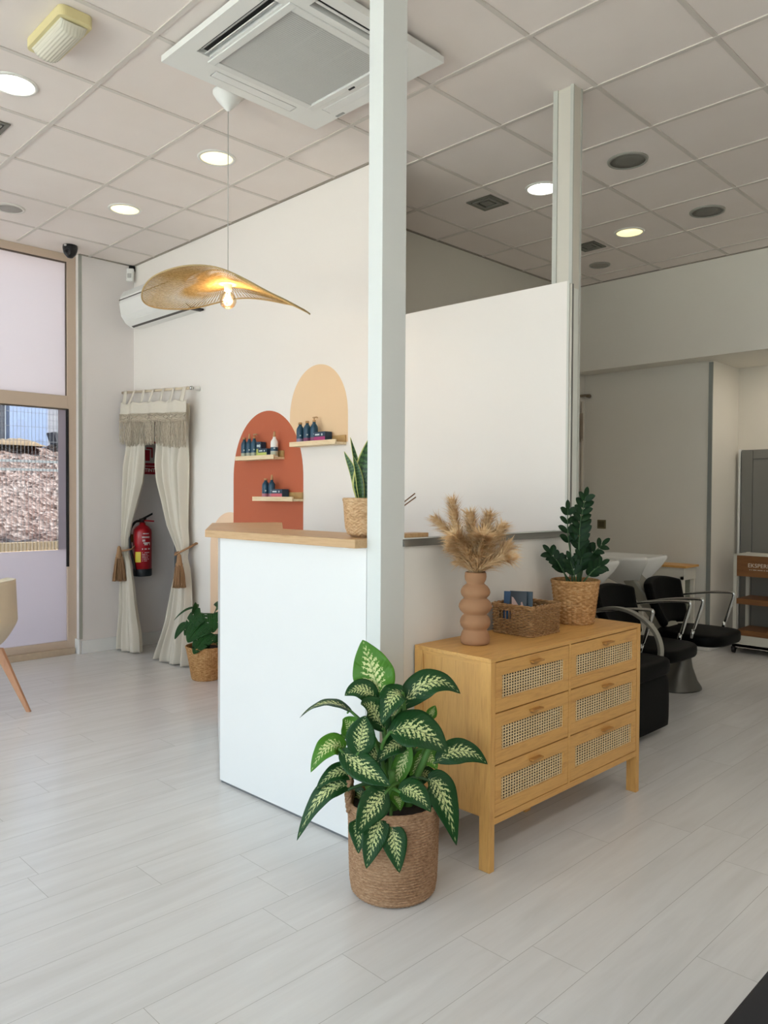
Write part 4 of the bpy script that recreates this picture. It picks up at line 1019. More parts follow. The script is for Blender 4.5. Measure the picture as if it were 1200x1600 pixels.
# woven planter helper (relief of twisted strands)
def woven_pot(name, c, prof, mat, label, cat, cols=30, rowh=.012, amp=.004, group=None, soil=True, style='hyacinth', n=180):
    t = thing(name, c, label, cat, group)
    H_ = prof[-1][1]
    rows = int(H_ / (rowh / 6))
    full = [(interp([(z, r) for r, z in prof], H_ * i / rows), H_ * i / rows) for i in range(rows + 1)]
    def fn(a, z, i):
        col = a / (2 * PI) * cols; row = z / rowh
        if style == 'hyacinth':      # twisted vertical columns of chunky loops
            cfr = col % 1; r2 = (row + (.5 if int(col) % 2 else 0) + .35 * (cfr - .5) * (1 if int(col) % 2 else -1)) % 1
            return amp * (math.sin(PI * cfr) ** .5 * (math.sin(PI * r2) ** .6) - .5)
        if style == 'coil':          # coiled rope
            r2 = row % 1; return amp * ((math.sin(PI * r2)) ** .6 - .5) + amp * .25 * math.sin(a * cols + int(row) * 2.3)
        if style == 'herring':       # zigzag plait
            ph = (row * .9 + 1.6 * abs((col % 2) - 1)) % 1
            return amp * (math.sin(PI * ph) ** .7 - .5)
        r2 = (row + .5 * (int(col) % 2)) % 1
        return amp * (math.sin(PI * (col % 1)) * math.sin(PI * r2) - .5)
    MB().lathe(full, c, n, cap=False, fn=fn).build('woven_wall', mat, t)
    r0, r1 = prof[0][0], prof[-1][0]
    MB().lathe([(r1 - .008, H_ - .03), (r1 - .009, H_), (r1 - .002, H_ + .004), (r1 + .003, H_ - .001), (r1 + .002, H_ - .010)], c, 96, cap=False, fn=lambda a, z, i: .0015 * math.sin(a * 70 + z * 300)).build('rim', mat, t)
    MB().lathe([(.001, .002), (r0 - .003, .002)], c, 40, cap=False).build('pot_base', mat, t)
    if soil: MB().lathe([(.001, H_ - .022), (r1 * .5, H_ - .018), (r1 - .008, H_ - .024)], c, 40, cap=False, fn=lambda a, z, i: 0).build('soil', M_SOIL, t)
    return t

# ZZ plant
ZX, ZY = 2.490, 1.495
woven_pot('woven_planter', (ZX, ZY, VZ), [(.084, 0), (.090, .01), (.100, .10), (.113, .205)], M_HYACINTH, 'chunky water hyacinth planter on the far end of the sideboard', 'planter', 26, .0175, .006)
zz = thing('zamioculcas_plant', (ZX, ZY, VZ + .18), 'glossy dark green plant with upright leafy stems in the hyacinth planter', 'plant')
def zleaf(m, p, d, n, L_, wd):
    leaf(m, p, p + d * L_, wd, n, bow=.004, fold=.12, shape=lambda t: math.sin(PI * t ** .95) ** .62, nu=4, nv=8)
def zstem(pts, npair, L0, L1, t0=.3, r0=.005, lw=.58):
    P = spl(pts, 30)
    st = MB(); st.tube(P, [r0 + (.0015 - r0) * k / 30 for k in range(31)], 8)
    so = st.build('stem', M_STEMD, zz)
    for k in range(npair):
        t = t0 + (1 - t0) * (k + .3) / npair
        i = min(29, int(t * 30)); p = P[i].lerp(P[i + 1], t * 30 - i); d = (P[i + 1] - P[i]).normalized()
        L_ = (L0 + (L1 - L0) * (k / max(1, npair - 1))) * random.uniform(.9, 1.1)
        view = -F_
        sd = d.cross(view).normalized()
        for sg_ in (-1, 1):
            dd = (sd * sg_ * .85 + d * .75 + view * random.uniform(-.15, .45)).normalized()
            nn = (view * .9 + cu_ * .4 - sd * sg_ * .3 + cr_ * random.uniform(-.3, .3)).normalized()
            m = MB(); zleaf(m, p, dd, nn, L_, L_ * lw); m.build('leaf', M_ZLEAF, zz, fixn=False)
    m = MB(); zleaf(m, P[-2], (P[-1] - P[-2]).normalized(), (-F_ + cr_ * .3).normalized(), L1, L1 * .45); m.build('leaf', M_ZLEAF, zz, fixn=False)
def zp(x, z, f=0): return Vector((ZX, ZY, VZ + .19)) + cr_ * x + cu_ * z + cf_ * f
# offsets measured in metres from the soil
zstem([zp(-.012, -.02), zp(-.022, .12), zp(-.038, .24), zp(-.040, .355)], 4, .066, .056, .50, .0055)
zstem([zp(.010, -.02), zp(.015, .14), zp(.020, .28), zp(.045, .415)], 8, .070, .062, .36, .006)
zstem([zp(.018, 0, .02), zp(.040, .07, .03), zp(.075, .13, .02), (zp(.130, .185, 0))], 5, .056, .054, .3, .005)
zstem([zp(-.02, 0), zp(-.055, .05), zp(-.085, .10), zp(-.125, .145)], 4, .056, .056, .4, .0045)
zstem([zp(.02, 0, -.04), zp(.045, .04, -.06), zp(.07, .07, -.07), zp(.100, .09, -.07)], 4, .056, .056, .3, .0045, .55)
zstem([zp(-.01, 0, -.04), zp(-.02, .04, -.06), zp(-.03, .08, -.06), zp(-.04, .11, -.06)], 3, .058, .056, .3, .0045, .5)
zstem([zp(.0, 0, -.03), zp(.010, .06, -.04), zp(.012, .10, -.05), zp(.018, .13, -.05)], 4, .06, .06, .3, .0045, .5)
zstem([zp(.03, 0, .03), zp(.05, .08, .05), zp(.055, .13, .05), zp(.06, .17, .05)], 4, .056, .056, .3, .0045, .5)
zstem([zp(-.03, 0, .03), zp(-.04, .04, .05), zp(-.05, .07, .05), zp(-.06, .09, .05)], 3, .056, .056, .3, .0045, .5)

# ================================================================== dieffenbachia
DX, DY = 2.545, .205
DP = woven_pot('seagrass_basket_planter', (DX, DY, 0), [(.135, 0), (.148, .012), (.154, .05), (.158, .15), (.160, .25), (.163, .325)], M_SEAGRASS, 'round seagrass basket planter with looped handles on the floor in front of the sideboard', 'planter', 60, .0100, .0050, style='coil', n=220)
for sg_ in (-1, 1):
    c_ = Vector((DX, DY, 0)) + cr_ * .155 * sg_ + cf_ * (-.02 if sg_ < 0 else 0.02)
    pts = [c_ + cf_ * -.035 + cu_ * .30, c_ + cf_ * -.040 + cu_ * .37 + cr_ * .006 * sg_, c_ + cf_ * -.025 + cu_ * .43 + cr_ * .0 * sg_, c_ + cf_ * .025 + cu_ * .43, c_ + cf_ * .04 + cu_ * .37, c_ + cf_ * .035 + cu_ * .30]
    if sg_ > 0: pts = [c_ + cf_ * -.04 + cu_ * .30, c_ + cf_ * -.045 + cu_ * .33 + cr_ * .01, c_ + cf_ * -.025 + cu_ * .355 + cr_ * .012, c_ + cf_ * .025 + cu_ * .355 + cr_ * .012, c_ + cf_ * .045 + cu_ * .33 + cr_ * .01, c_ + cf_ * .04 + cu_ * .30]
    m = MB()
    for ph in (0, 2.1, 4.2):
        P = spl(pts, 40); m.tube([p + Vector((math.cos(k * .9 + ph), math.sin(k * .9 + ph), 0)) * .006 for k, p in enumerate(P)], .0075, 8)
    m.build('handle', M_SEAGRASS, DP)
df = thing('dieffenbachia_plant', (DX, DY, .28), 'large dieffenbachia with cream-streaked dark green leaves in the seagrass basket', 'plant')
DIEF=[(2.515,0.176,0.678,2.446,0.142,0.888,0.154,0,0.51,-0.85,0.12,1),
(2.558,0.219,0.642,2.71,0.374,0.701,0.108,0.07,0.64,-0.31,0.7,0),
(2.587,0.207,0.707,2.586,0.104,0.619,0.11,0.04,0.19,-0.86,0.48,0),
(2.509,0.156,0.68,2.449,0.054,0.702,0.078,0.03,0.47,-0.73,0.49,0),
(2.426,0.113,0.626,2.276,-0.009,0.6,0.063,0.045,-0.08,-0.27,0.96,0),
(2.59,0.136,0.584,2.774,0.234,0.532,0.146,0.045,0.6,-0.41,0.69,0),
(2.652,0.307,0.456,2.771,0.456,0.443,0.092,0.045,0.7,-0.44,0.56,0),
(2.439,0.151,0.497,2.401,0.087,0.602,0.1,0.02,0.26,-0.92,0.29,1),
(2.515,0.058,0.498,2.545,0.064,0.65,0.105,0.01,0.61,-0.75,0.26,0),
(2.447,0.06,0.51,2.401,-0.059,0.446,0.091,0.05,0.28,-0.72,0.64,1),
(2.455,0.026,0.519,2.666,0.066,0.44,0.096,-0.005,0.73,-0.54,0.43,0),
(2.483,0.093,0.416,2.414,-0.047,0.384,0.071,0.04,0.31,-0.7,0.65,0),
(2.487,0.054,0.385,2.387,-0.108,0.218,0.08,0.075,0.2,-0.84,0.51,0),
(2.631,0.087,0.408,2.634,-0.056,0.298,0.103,0.02,0.74,-0.6,0.31,0),
(2.524,0.06,0.294,2.595,-0.012,0.212,0.075,0.02,0.54,-0.8,0.26,0),
(2.621,0.074,0.326,2.636,-0.015,0.177,0.09,0.02,0.69,-0.69,0.22,0),
(2.647,0.085,0.293,2.706,0.07,0.158,0.087,0.02,0.76,-0.62,0.22,0),
(2.656,0.112,0.407,2.776,0.146,0.36,0.09,0.03,0.59,-0.45,0.67,0),
(2.652,0.264,0.404,2.761,0.297,0.195,0.114,0.065,0.79,-0.43,0.43,0),
(2.615,0.216,0.53,2.582,0.15,0.366,0.071,0,0.28,-0.95,0.11,1),
(2.621,0.278,0.505,2.604,0.229,0.387,0.052,0,0.88,-0.47,0.12,1),
(2.597,0.226,0.524,2.561,0.103,0.476,0.078,0.03,0.49,-0.49,0.72,0),
(2.566,0.367,0.581,2.582,0.385,0.632,0.041,0,0.69,-0.69,0.22,1),
(2.596,0.281,0.478,2.663,0.304,0.433,0.079,0.02,0.78,-0.39,0.49,1),
(2.538,0.29,0.354,2.62,0.359,0.385,0.074,0.02,0.56,-0.42,0.72,0),
(2.544,0.16,0.572,2.533,0.053,0.688,0.097,0.03,0.41,-0.69,0.6,0),
(2.504,0.275,0.545,2.47,0.271,0.594,0.095,0.03,0.45,-0.45,0.77,0),
(2.447,0.154,0.331,2.386,0.147,0.241,0.06,0.02,0.33,-0.74,0.59,0),
(2.61,0.149,0.358,2.65,0.131,0.33,0.057,0.02,0.89,-0.34,0.31,1),
(2.436,0.191,0.521,2.328,0.125,0.503,0.061,0.02,0.14,-0.61,0.78,0),
(2.514,0.202,0.623,2.522,0.181,0.569,0.086,0.02,0.73,-0.43,0.54,0),
(2.474,0.156,0.431,2.488,0.215,0.487,0.099,0.02,0.45,-0.45,0.77,0)]
dshape = lambda t: (math.sin(PI * t ** .80) ** .80) * (1 - .12 * t)
bases = []
for i, r in enumerate(DIEF):
    B_, T_, wd, bow, nn, yg = Vector(r[0:3]), Vector(r[3:6]), r[6], r[7], Vector(r[8:11]), r[11]
    m = MB(); leaf(m, B_, T_, wd * 1.06, nn, bow=bow, fold=.20, shape=dshape, nu=12, nv=24, droop_edge=.10, ripple=.035)
    m.build('leaf', M_DLEAFY if yg else M_DLEAF, df, fixn=False, solid=.0006)
    # petiole from the crown of stems to the leaf base
    a = 2.4 * i; root = Vector((DX + .035 * math.cos(a), DY + .035 * math.sin(a), .29))
    dr = (T_ - B_).normalized(); mid = root.lerp(B_, .6) - dr * .04 + cu_ * .02
    mid.z = min(mid.z, max(B_.z, .36))
    P = spl([root, mid, B_, B_ + dr * .02], 14)
    MB().tube(P, [.0095 - .0062 * k / 14 for k in range(15)], 8).build('petiole', M_STEM if i % 3 else M_STEMD, df)
for k, (ox, oy, hx, hy, hh) in enumerate(((0, 0, .0, .0, .62), (.04, .02, .07, .05, .52), (-.03, .03, -.05, .0, .55), (.03, -.03, .04, -.05, .46), (-.03, -.03, -.07, -.07, .44))):
    MB().tube(spl([(DX + ox, DY + oy, .27), (DX + ox + hx * .4, DY + oy + hy * .4, .27 + (hh - .27) * .5), (DX + ox + hx, DY + oy + hy, hh)], 12), [.017 - .006 * q / 12 for q in range(13)], 10).build('cane_stem', M_STEM, df)

# ================================================================== snake plant on the counter
SX, SY, SZ = 2.125, .470, 1.2345
woven_pot('bamboo_planter', (SX, SY, SZ), [(.060, 0), (.083, .012), (.092, .035), (.096, .07), (.099, .12), (.103, .158)], M_BAMBOO, 'pale plaited bamboo planter standing on the counter end beside the column', 'planter', 18, .011, .0048, style='herring', n=216)
sn = thing('snake_plant', (SX, SY, SZ + .14), 'variegated snake plant with tall pointed leaves in the bamboo planter', 'plant')
def sp_(x, z, f=0): return Vector((SX, SY, SZ + .13)) + cr_ * x + cu_ * z + cf_ * f
for (b0, mid, tip, wd, nrm) in (
    ((-.030, 0, 0), (-.058, .13, .0), (-.100, .225, 0), .036, (-.5, .3)),
    ((-.022, 0, .02), (-.045, .15, .02), (-.075, .285, .02), .030, (.5, .2)),
    ((-.024, 0, -.02), (-.038, .12, -.02), (-.062, .205, -.02), .034, (.3, .0)),
    ((-.012, 0, 0), (-.014, .13, 0), (.016, .30, 0), .098, (-.1, 0)),
    ((.0, 0, .02), (-.01, .13, .03), (.018, .270, .03), .05, (-.6, 0)),
    ((.04, 0, .01), (.05, .14, .01), (.09, .29, .0), .06, (.1, 0)),
    ((.03, 0, -.03), (.045, .1, -.04), (.08, .2, -.05), .05, (.3, 0)),
    ((-.030, 0, .01), (-.055, .10, .02), (-.078, .165, .02), .026, (-.9, 0))):
    P = spl([sp_(b0[0], b0[1], b0[2]), sp_(mid[0], mid[1], mid[2]), sp_(tip[0], tip[1], tip[2])], 30)
    nv_ = (-F_ + cr_ * nrm[0] + cu_ * nrm[1]).normalized()
    def fn(u, v):
        i = min(29, int(v * 30)); p = P[i].lerp(P[i + 1], v * 30 - i); t = (P[i + 1] - P[i]).normalized()
        n_ = (nv_ - t * nv_.dot(t)).normalized(); sd = t.cross(n_)
        w_ = wd / 2 * min(1, .55 + v * 1.4) * (max(0, 1 - v ** 3.2)) + .0005; x = 2 * u - 1
        return p + sd * x * w_ + n_ * (.35 * x * x * w_)
    m = MB(); m.surf(fn, 8, 30); m.build('leaf', M_SLEAF, sn, fixn=False, solid=.0025)

# ================================================================== monstera by the doorway
MX, MY = -.665, 1.425
woven_pot('seagrass_planter', (MX, MY, 0), [(.100, 0), (.108, .01), (.128, .13), (.152, .255)], M_HYACINTH, 'tan woven planter on the floor behind the corner of the white counter', 'planter', 56, .010, .004, style='basket', n=224)
mo = thing('monstera_plant', (MX, MY, .22), 'young dark green monstera in the woven planter by the doorway', 'plant')
def mp(x, z, f=0): return Vector((MX, MY, .24)) + cr_ * x + cu_ * z + cf_ * f
def heart(t): return (math.sin(PI * min(1, t * .93 + .07) ** .62)) ** .62 if t < .995 else .01
def cut_leaf(base, tip, wd, nrm, bow, cuts=3):
    base, tip, nrm = Vector(base), Vector(tip), Vector(nrm)
    ctrl = (base + tip) / 2 + cu_ * bow * 2
    m = MB()
    def P(x, v):
        p = base * (1 - v) ** 2 + ctrl * 2 * v * (1 - v) + tip * v * v
        t = ((ctrl - base) * (1 - v) + (tip - ctrl) * v).normalized(); n_ = (nrm - t * nrm.dot(t)).normalized(); sd = t.cross(n_)
        wv = max(.001, heart(v)) * wd / 2
        return p + sd * x * wv + n_ * (abs(x) * .2 * wv - .12 * x * x * wv) - t * abs(x) * .10 * wd * (1 - v)
    nv_ = 48
    for j in range(nv_):
        v0, v1 = j / nv_, (j + 1) / nv_
        fr = (v0 * (cuts + 1.6)) % 1
        cut = cuts and .15 < v0 < .85 and fr < .16
        for sg_ in (-1, 1):
            lim = .50 if cut else 1.0
            xs = [lim * k / 6 for k in range(7)]
            for a0, a1 in zip(xs, xs[1:]):
                q = [P(sg_ * a0, v0), P(sg_ * a1, v0), P(sg_ * a1, v1), P(sg_ * a0, v1)]
                uvs = [(.5 + sg_ * a0 / 2, v0), (.5 + sg_ * a1 / 2, v0), (.5 + sg_ * a1 / 2, v1), (.5 + sg_ * a0 / 2, v1)]
                m.add(q, [(0, 1, 2, 3)], True, uvs)
    m.build('leaf', M_MLEAF, mo, fixn=False, solid=.0008)
    return base
for i, (b0, t0_, wd, nr, bow, cuts) in enumerate((
    ((-.150, .175, 0), (-.225, .070, -.05), .10, (-.3, .8, .5), .02, 0),
    ((-.075, .330, .02), (-.105, .255, -.02), .055, (.9, .1, .5), .0, 0),
    ((-.105, .300, .02), (-.245, .205, .0), .045, (-.2, .9, .3), .02, 0),
    ((-.030, .255, -.03), (-.150, .100, -.06), .17, (-.5, .5, .8), .02, 2),
    ((.015, .205, -.06), (-.110, .060, -.12), .20, (-.2, .4, .9), .02, 3),
    ((.060, .265, -.03), (.075, .130, -.10), .18, (.1, .5, .9), .03, 3),
    ((.055, .130, -.08), (-.055, -.020, -.16), .17, (-.2, .3, .9), .02, 2),
    ((.120, .260, .0), (.200, .150, -.05), .20, (.4, .6, .7), .03, 3),
    ((.070, .300, .05), (.160, .280, .06), .18, (.2, .9, .2), .02, 2),
    ((.10, .11, -.05), (.18, .0, -.1), .15, (.3, .4, .9), .02, 2),
    ((.0, .09, -.02), (-.02, -.01, -.1), .10, (0, .4, .9), .01, 0))):
    nrm = cr_ * nr[0] + cu_ * nr[1] - cf_ * nr[2]
    cut_leaf(mp(*b0), mp(*t0_), wd, nrm, bow, cuts)
    root = mp(.02 * math.cos(i * 2.2), -.02, .02 * math.sin(i * 2.2))
    B_ = mp(*b0); mid = root.lerp(B_, .55) + cu_ * .04
    MB().tube(spl([root, mid, B_], 12), [.006 - .003 * k / 12 for k in range(13)], 6).build('petiole', M_STEMD, mo)
# ================================================================== wash stations
def cushion(m, x0, x1, y0, y1, z0, z1, puff=.02, nx=14, ny=14, round_=.35):
    """rounded pad, superellipse in plan"""
    cx, cy, hx, hy = (x0 + x1) / 2, (y0 + y1) / 2, (x1 - x0) / 2, (y1 - y0) / 2
    prof = []
    N_ = 48; zs = [(0, .93), (.0, .97), (.15, .995), (.5, 1.0), (.8, .99), (.93, .95), (1.0, .82)]
    vs_ = []; fs = []
    e = 2 / (2 + (1 - round_) * 6)
    def ring_(sc, z):
        for k in range(N_):
            a = 2 * PI * k / N_; c_, s_ = math.cos(a), math.sin(a)
            vs_.append((cx + hx * sc * math.copysign(abs(c_) ** e, c_), cy + hy * sc * math.copysign(abs(s_) ** e, s_), z))
    levels = [(zs[i][1], z0 + (z1 - z0) * zs[i][0]) for i in range(len(zs))] + [(.6, z1 + puff * .6), (.3, z1 + puff * .9), (.02, z1 + puff)]
    levels[0] = (.88, z0)
    for sc, z in levels: ring_(sc, z)
    n = len(levels)
    fs = [(i * N_ + k, i * N_ + (k + 1) % N_, (i + 1) * N_ + (k + 1) % N_, (i + 1) * N_ + k) for i in range(n - 1) for k in range(N_)]
    fs += [tuple(reversed(range(N_))), tuple((n - 1) * N_ + k for k in range(N_))]
    m.add(vs_, fs, True); return m
M_CERAM = plain('basin_ceramic', '#e9e7e0', 0.18, var=0.01)
M_COLUMN = plain('wash_column', '#9d9a8c', 0.4, 0.3, var=0.04)
def basin(mb, cy):
    # flat rim outline: two horns at the front (+x), rounded back
    def outline(a):
        c_, s_ = math.cos(a), math.sin(a)
        x = 1.50 + .33 * math.copysign(abs(c_) ** .75, c_); y = .245 * math.copysign(abs(s_) ** .8, s_)
        if c_ > 0: x -= .17 * math.exp(-(y / .105) ** 2) * c_          # neck rest
        if c_ > 0 and abs(y) > .12: x += .05 * c_ * (abs(y) - .12) / .12
        return x, y
    N_ = 72; vs_ = []
    lv = [(1.0, .955, 0), (1.035, .945, 0), (1.03, .928, 0), (.93, .885, 0), (.70, .82, .02), (.42, .765, .06), (.30, .73, .10)]
    ins = [(.95, .952, 0), (.88, .93, 0), (.70, .86, 0), (.45, .80, .0), (.1, .785, 0), (.005, .784, 0)]
    rows = []
    for sc, z, dx in reversed(lv): rows.append((sc, z, dx))
    for sc, z, dx in ins: rows.append((sc, z, dx))
    for sc, z, dx in rows:
        for k in range(N_):
            x, y = outline(2 * PI * k / N_)
            xx = 1.50 + (x - 1.50) * sc + dx; zz_ = z + (.012 * max(0, (x - 1.6) / .25) if z > .90 else 0) - (.03 * math.exp(-((y) / .09) ** 2) * (x > 1.55) if z > .92 else 0)
            vs_.append((xx, cy + y * sc, zz_))
    n = len(rows)
    fs = [(i * N_ + k, i * N_ + (k + 1) % N_, (i + 1) * N_ + (k + 1) % N_, (i + 1) * N_ + k) for i in range(n - 1) for k in range(N_)] + [tuple(reversed(range(N_)))]
    return mb.add(vs_, fs, True)
def arm(y, xs=2.24):
    P = spl([(1.80, y, .640), (1.92, y, .668), (2.06, y, .692), (2.18, y, .704), (xs, y, .706), (xs + .014, y, .698), (xs + .012, y, .675), (xs - .004, y, .62), (xs - .024, y, .555), (xs - .044, y, .49)], 60)
    return MB().tube(P, [.010 + .005 * min(1, k / 30) for k in range(61)], 10, flat=.8)
def wash_unit(cy, label, grp=None):
    t = thing('shampoo_chair', (1.95, cy, 0), label, 'salon chair', grp)
    basin(MB(), cy).build('basin', M_CERAM, t)
    # leaning column from basin to seat, and flared foot
    MB().obox((1.60, cy, .80), (1.99, cy, .30), (0, 1, 0), (.79, 0, .61), .11, .05, .085, .045).build('column', M_COLUMN, t, bevel=.02)
    b = MB(); rows = [(1.955, .17, .20, .0), (1.958, .165, .19, .012), (1.965, .13, .15, .06), (1.985, .08, .09, .16), (2.0, .055, .05, .25), (2.0, .05, .045, .32)]
    vs_ = []; N_ = 32
    for cx, rx, ry, z in rows:
        for k in range(N_): a = 2 * PI * k / N_; vs_.append((cx + rx * math.cos(a), cy + ry * math.sin(a), z))
    b.add(vs_, [(i * N_ + k, i * N_ + (k + 1) % N_, (i + 1) * N_ + (k + 1) % N_, (i + 1) * N_ + k) for i in range(5) for k in range(N_)] + [tuple(reversed(range(N_)))], True)
    b.build('pedestal_foot', plain('brushed_foot', '#5f5e59', 0.35, 0.8), t)
    cushion(MB(), 1.86, 2.36, cy - .27, cy + .27, .375, .455, .012, round_=.72).build('seat', M_LEATHER, t)
    # curved padded back
    def back(u, v):
        s_ = (u * 2 - 1); yy = .265 * (1 if v < .75 else 1) * s_ * (1 - .30 * (1 - v) ** 2) ; z = .47 + .345 * v - .04 * s_ * s_ * (v > .5) * v
        x = 1.885 - .11 * v + .07 * s_ * s_ - .015 * math.sin(PI * v)
        return (x, cy + yy, z)
    o = MB().surf(back, 16, 14).build('backrest', M_LEATHER, t, solid=.06); o.modifiers.new('s', 'SUBSURF').render_levels = 1; o.modifiers['s'].levels = 1
    for y_ in (cy - .272, cy + .272):
        a_ = arm(y_).build('armrest', M_CHROME, t)
        MB().tube([(2.188, y_, .49), (2.18, y_ * .999, .43)], .013, 10).build('arm_bolt', M_CHROME, a_)
    return t
wash_unit(3.055, 'black shampoo chair in the middle of the row, its white basin beside the leafy plant')
wash_unit(3.80, 'black shampoo chair furthest back, with white basin and chrome armrests, near the trolley')
# near lounge chair with footrest and a flat curved arm
t = thing('lounge_wash_chair', (2.1, 2.42, 0), 'black reclining wash chair with padded leg rest and flat silver arm, just behind the sideboard', 'salon chair')
cushion(MB(), 1.90, 2.43, 2.15, 2.73, .36, .455, .02, round_=.2).build('seat', M_LEATHER, t)
m = MB(); cushion(m, 2.335, 2.415, 2.22, 2.70, .05, .355, .0, round_=.05); m.build('leg_rest', M_LEATHER, t, bevel=.01)
MB().box(2.0, 2.33, 2.24, 2.68, .30, .37).build('seat_frame', M_SLOT, t, bevel=.01)
MB().box(2.0, 2.25, 2.34, 2.60, .0, .30).build('base_box', plain('chair_base', '#54534f', 0.4, 0.4), t, bevel=.015)
def back2(u, v):
    s_ = (u * 2 - 1); return (1.92 - .14 * v + .05 * s_ * s_, 2.44 + .26 * s_, .46 + .30 * v - .03 * s_ * s_ * v)
o = MB().surf(back2, 14, 12).build('backrest', M_LEATHER, t, solid=.07)
for y_ in (2.12, 2.725):
    P = spl([(1.86, y_, .665), (2.00, y_, .700), (2.12, y_, .695), (2.22, y_, .655), (2.30, y_, .585), (2.335, y_, .50), (2.335, y_, .42)], 30)
    m = MB()
    for a, b_ in zip(P, P[1:]):
        d = (b_ - a).normalized(); m.obox(a, b_ + d * .003, (0, 1, 0), Vector((0, 1, 0)).cross(d), .024, .009)
    m.build('armrest', plain('flat_silver_arm', '#a3a298', 0.35, 0.5), t)

# styling trolley with brand panel
M_TW = plain('trolley_white', '#d9d6ca', 0.45, var=.02)
tr = thing('product_trolley', (2.0, 5.6, 0), 'white framed trolley with brown wood shelves at the right edge by the alcove', 'trolley')
tx0, tx1, ty0, ty1 = 1.735, 2.42, 5.42, 5.72
m = MB()
for x, y in ((tx0, ty0), (tx1, ty0), (tx0, ty1), (tx1, ty1)): m.box(x, x + .03, y, y + .03, .085, .90)
m.build('frame', M_TW, tr, bevel=.003)
MB().box(tx0, tx1 + .03, ty0, ty1 + .03, .887, .897).build('top', M_TW, tr, bevel=.002)
bp = MB().box(tx0 + .03, tx1, ty0 + .002, ty0 + .016, .700, .886).build('brand_panel', M_BROWNWOOD, tr)
for z_ in (.448, .165): MB().box(tx0 + .03, tx1, ty0 + .002, ty1 + .03, z_, z_ + .05).build('shelf', M_BROWNWOOD, tr, bevel=.002)
MB().box(tx0 + .0, tx1 + .03, ty0 + .0, ty0 + .014, .055, .165).box(tx0, tx1 + .03, ty0, ty1 + .03, .06, .085).build('lower_panel', M_TW, tr)
MB().box(tx0 + .004, tx0 + .012, ty0 + .03, ty1, .70, .885).build('side_panel', M_BROWNWOOD, tr)
for x in (tx0 + .015, tx1 + .01):
    for y in (ty0 + .02, ty1):
        MB().tube([(x - .012, y - .02, .032), (x + .012, y - .02, .032)], .030, 16).box(x - .016, x + .016, y - .045, y + .02, .035, .062).build('caster', M_BLACK, tr)
mw = Matrix.Translation((2.012, ty0 + .0012, .800)) @ Matrix(((1, 0, 0), (0, 0, -1), (0, 1, 0))).to_4x4()
text_obj('brand_text', 'EKSPERIENCE', .050, plain('pale_brand_print', '#e6dccb', 0.5), tr, mw, spacing=1.02)
m = MB(); xq = 1.875          # the second printed line is too small to read: fine strokes only
while xq < 2.19:
    wq = random.uniform(.004, .009); m.box(xq, xq + wq, ty0 + .0008, ty0 + .0016, .759, .766); xq += wq + random.choice((.003, .003, .003, .010))
m.build('small_print', MATS['pale_brand_print'], tr)

# white side stand with oak top behind the wash chairs
st = thing('side_stand', (1.3, 5.1, 0), 'small white stand with light wood top against the rear wall behind the basins', 'stand')
MB().box(1.02, 1.49, 4.98, 5.26, .775, .795).build('top', M_OAK_X, st, bevel=.002)
MB().box(1.04, 1.47, 5.0, 5.24, .665, .775).build('drawer_case', M_TW, st, bevel=.003)
for x in (1.04, 1.43):
    for y in (5.0, 5.21): MB().box(x, x + .035, y, y + .03, 0, .70).build('leg', M_TW, st, bevel=.002)
MB().box(1.075, 1.43, 5.20, 5.21, .30, .66).build('back_panel', plain('grey_green_panel', '#8a8f80', 0.6), st)

# rear doorway curtain glimpsed beside the post, socket, cupboard
rc = thing('rear_curtain', (.2, 5.28, 0), 'narrow beige curtain with tassel glimpsed beside the post at the rear wall', 'curtain')
MB().surf(lambda u, v: (.02 + u * .27, 5.26 + .02 * math.sin(u * 18), 2.38 - v * 1.45), 30, 8).surf(lambda u, v: (.0 + u * .24, 5.25 + .02 * math.sin(u * 18), .93 - v * .9), 30, 4).build('fabric', M_CURTAIN, rc, solid=.003)
m = MB()
for k in range(40): x = .03 + k * .0066; m.tube([(x, 5.235, 2.26), (x + random.uniform(-.006, .006), 5.232, 1.98 + random.uniform(-.02, .02))], .0035, 4)
m.build('fringe', M_FRINGE, rc)
MB().tube([(-.1, 5.25, 2.44), (.31, 5.25, 2.44)], .012, 10).tube([(.305, 5.25, 2.44), (.305, 5.33, 2.44)], [.01, .022], 10).build('curtain_rod', plain('bronze_rod', '#7b6c55', 0.4, 0.3), rc)
m = MB()
for k in range(30):
    a = random.random() * 6.28; r = random.random(); m.tube([(.27 + .012 * r * math.cos(a), 5.22 + .012 * r * math.sin(a), 1.10), (.275 + .05 * r * math.cos(a), 5.22 + .03 * r * math.sin(a), .90)], .004, 4)
m.build('tassel', plain('russet_tassel', '#9a5c40', 0.8), rc)
sk = thing('wall_socket', (.46, 5.33, 1.13), 'square bronze wall socket on the beige rear wall', 'socket')
MB().box(.413, .507, 5.326, 5.335, 1.085, 1.175).build('plate', plain('bronze_plate', '#7d7354', 0.35, 0.5), sk, bevel=.003)
MB().box(.428, .492, 5.322, 5.327, 1.10, 1.16).build('switch_insert', plain('bronze_insert', '#5f573f', 0.35, 0.5), sk, bevel=.002)
cb = thing('grey_cupboard', (2.1, 5.85, 0), 'tall grey panelled cupboard door against the alcove back wall', 'cupboard')
MB().box(1.625, 2.6, 5.875, 5.948, 0, 1.862).build('carcass', plain('grey_cupboard', '#83817b', 0.5, var=.02), cb, bevel=.003)
m = MB(); ring(m, 0, 0, 0, 0, 0, 0, 0, 0, 0, 0) if False else None
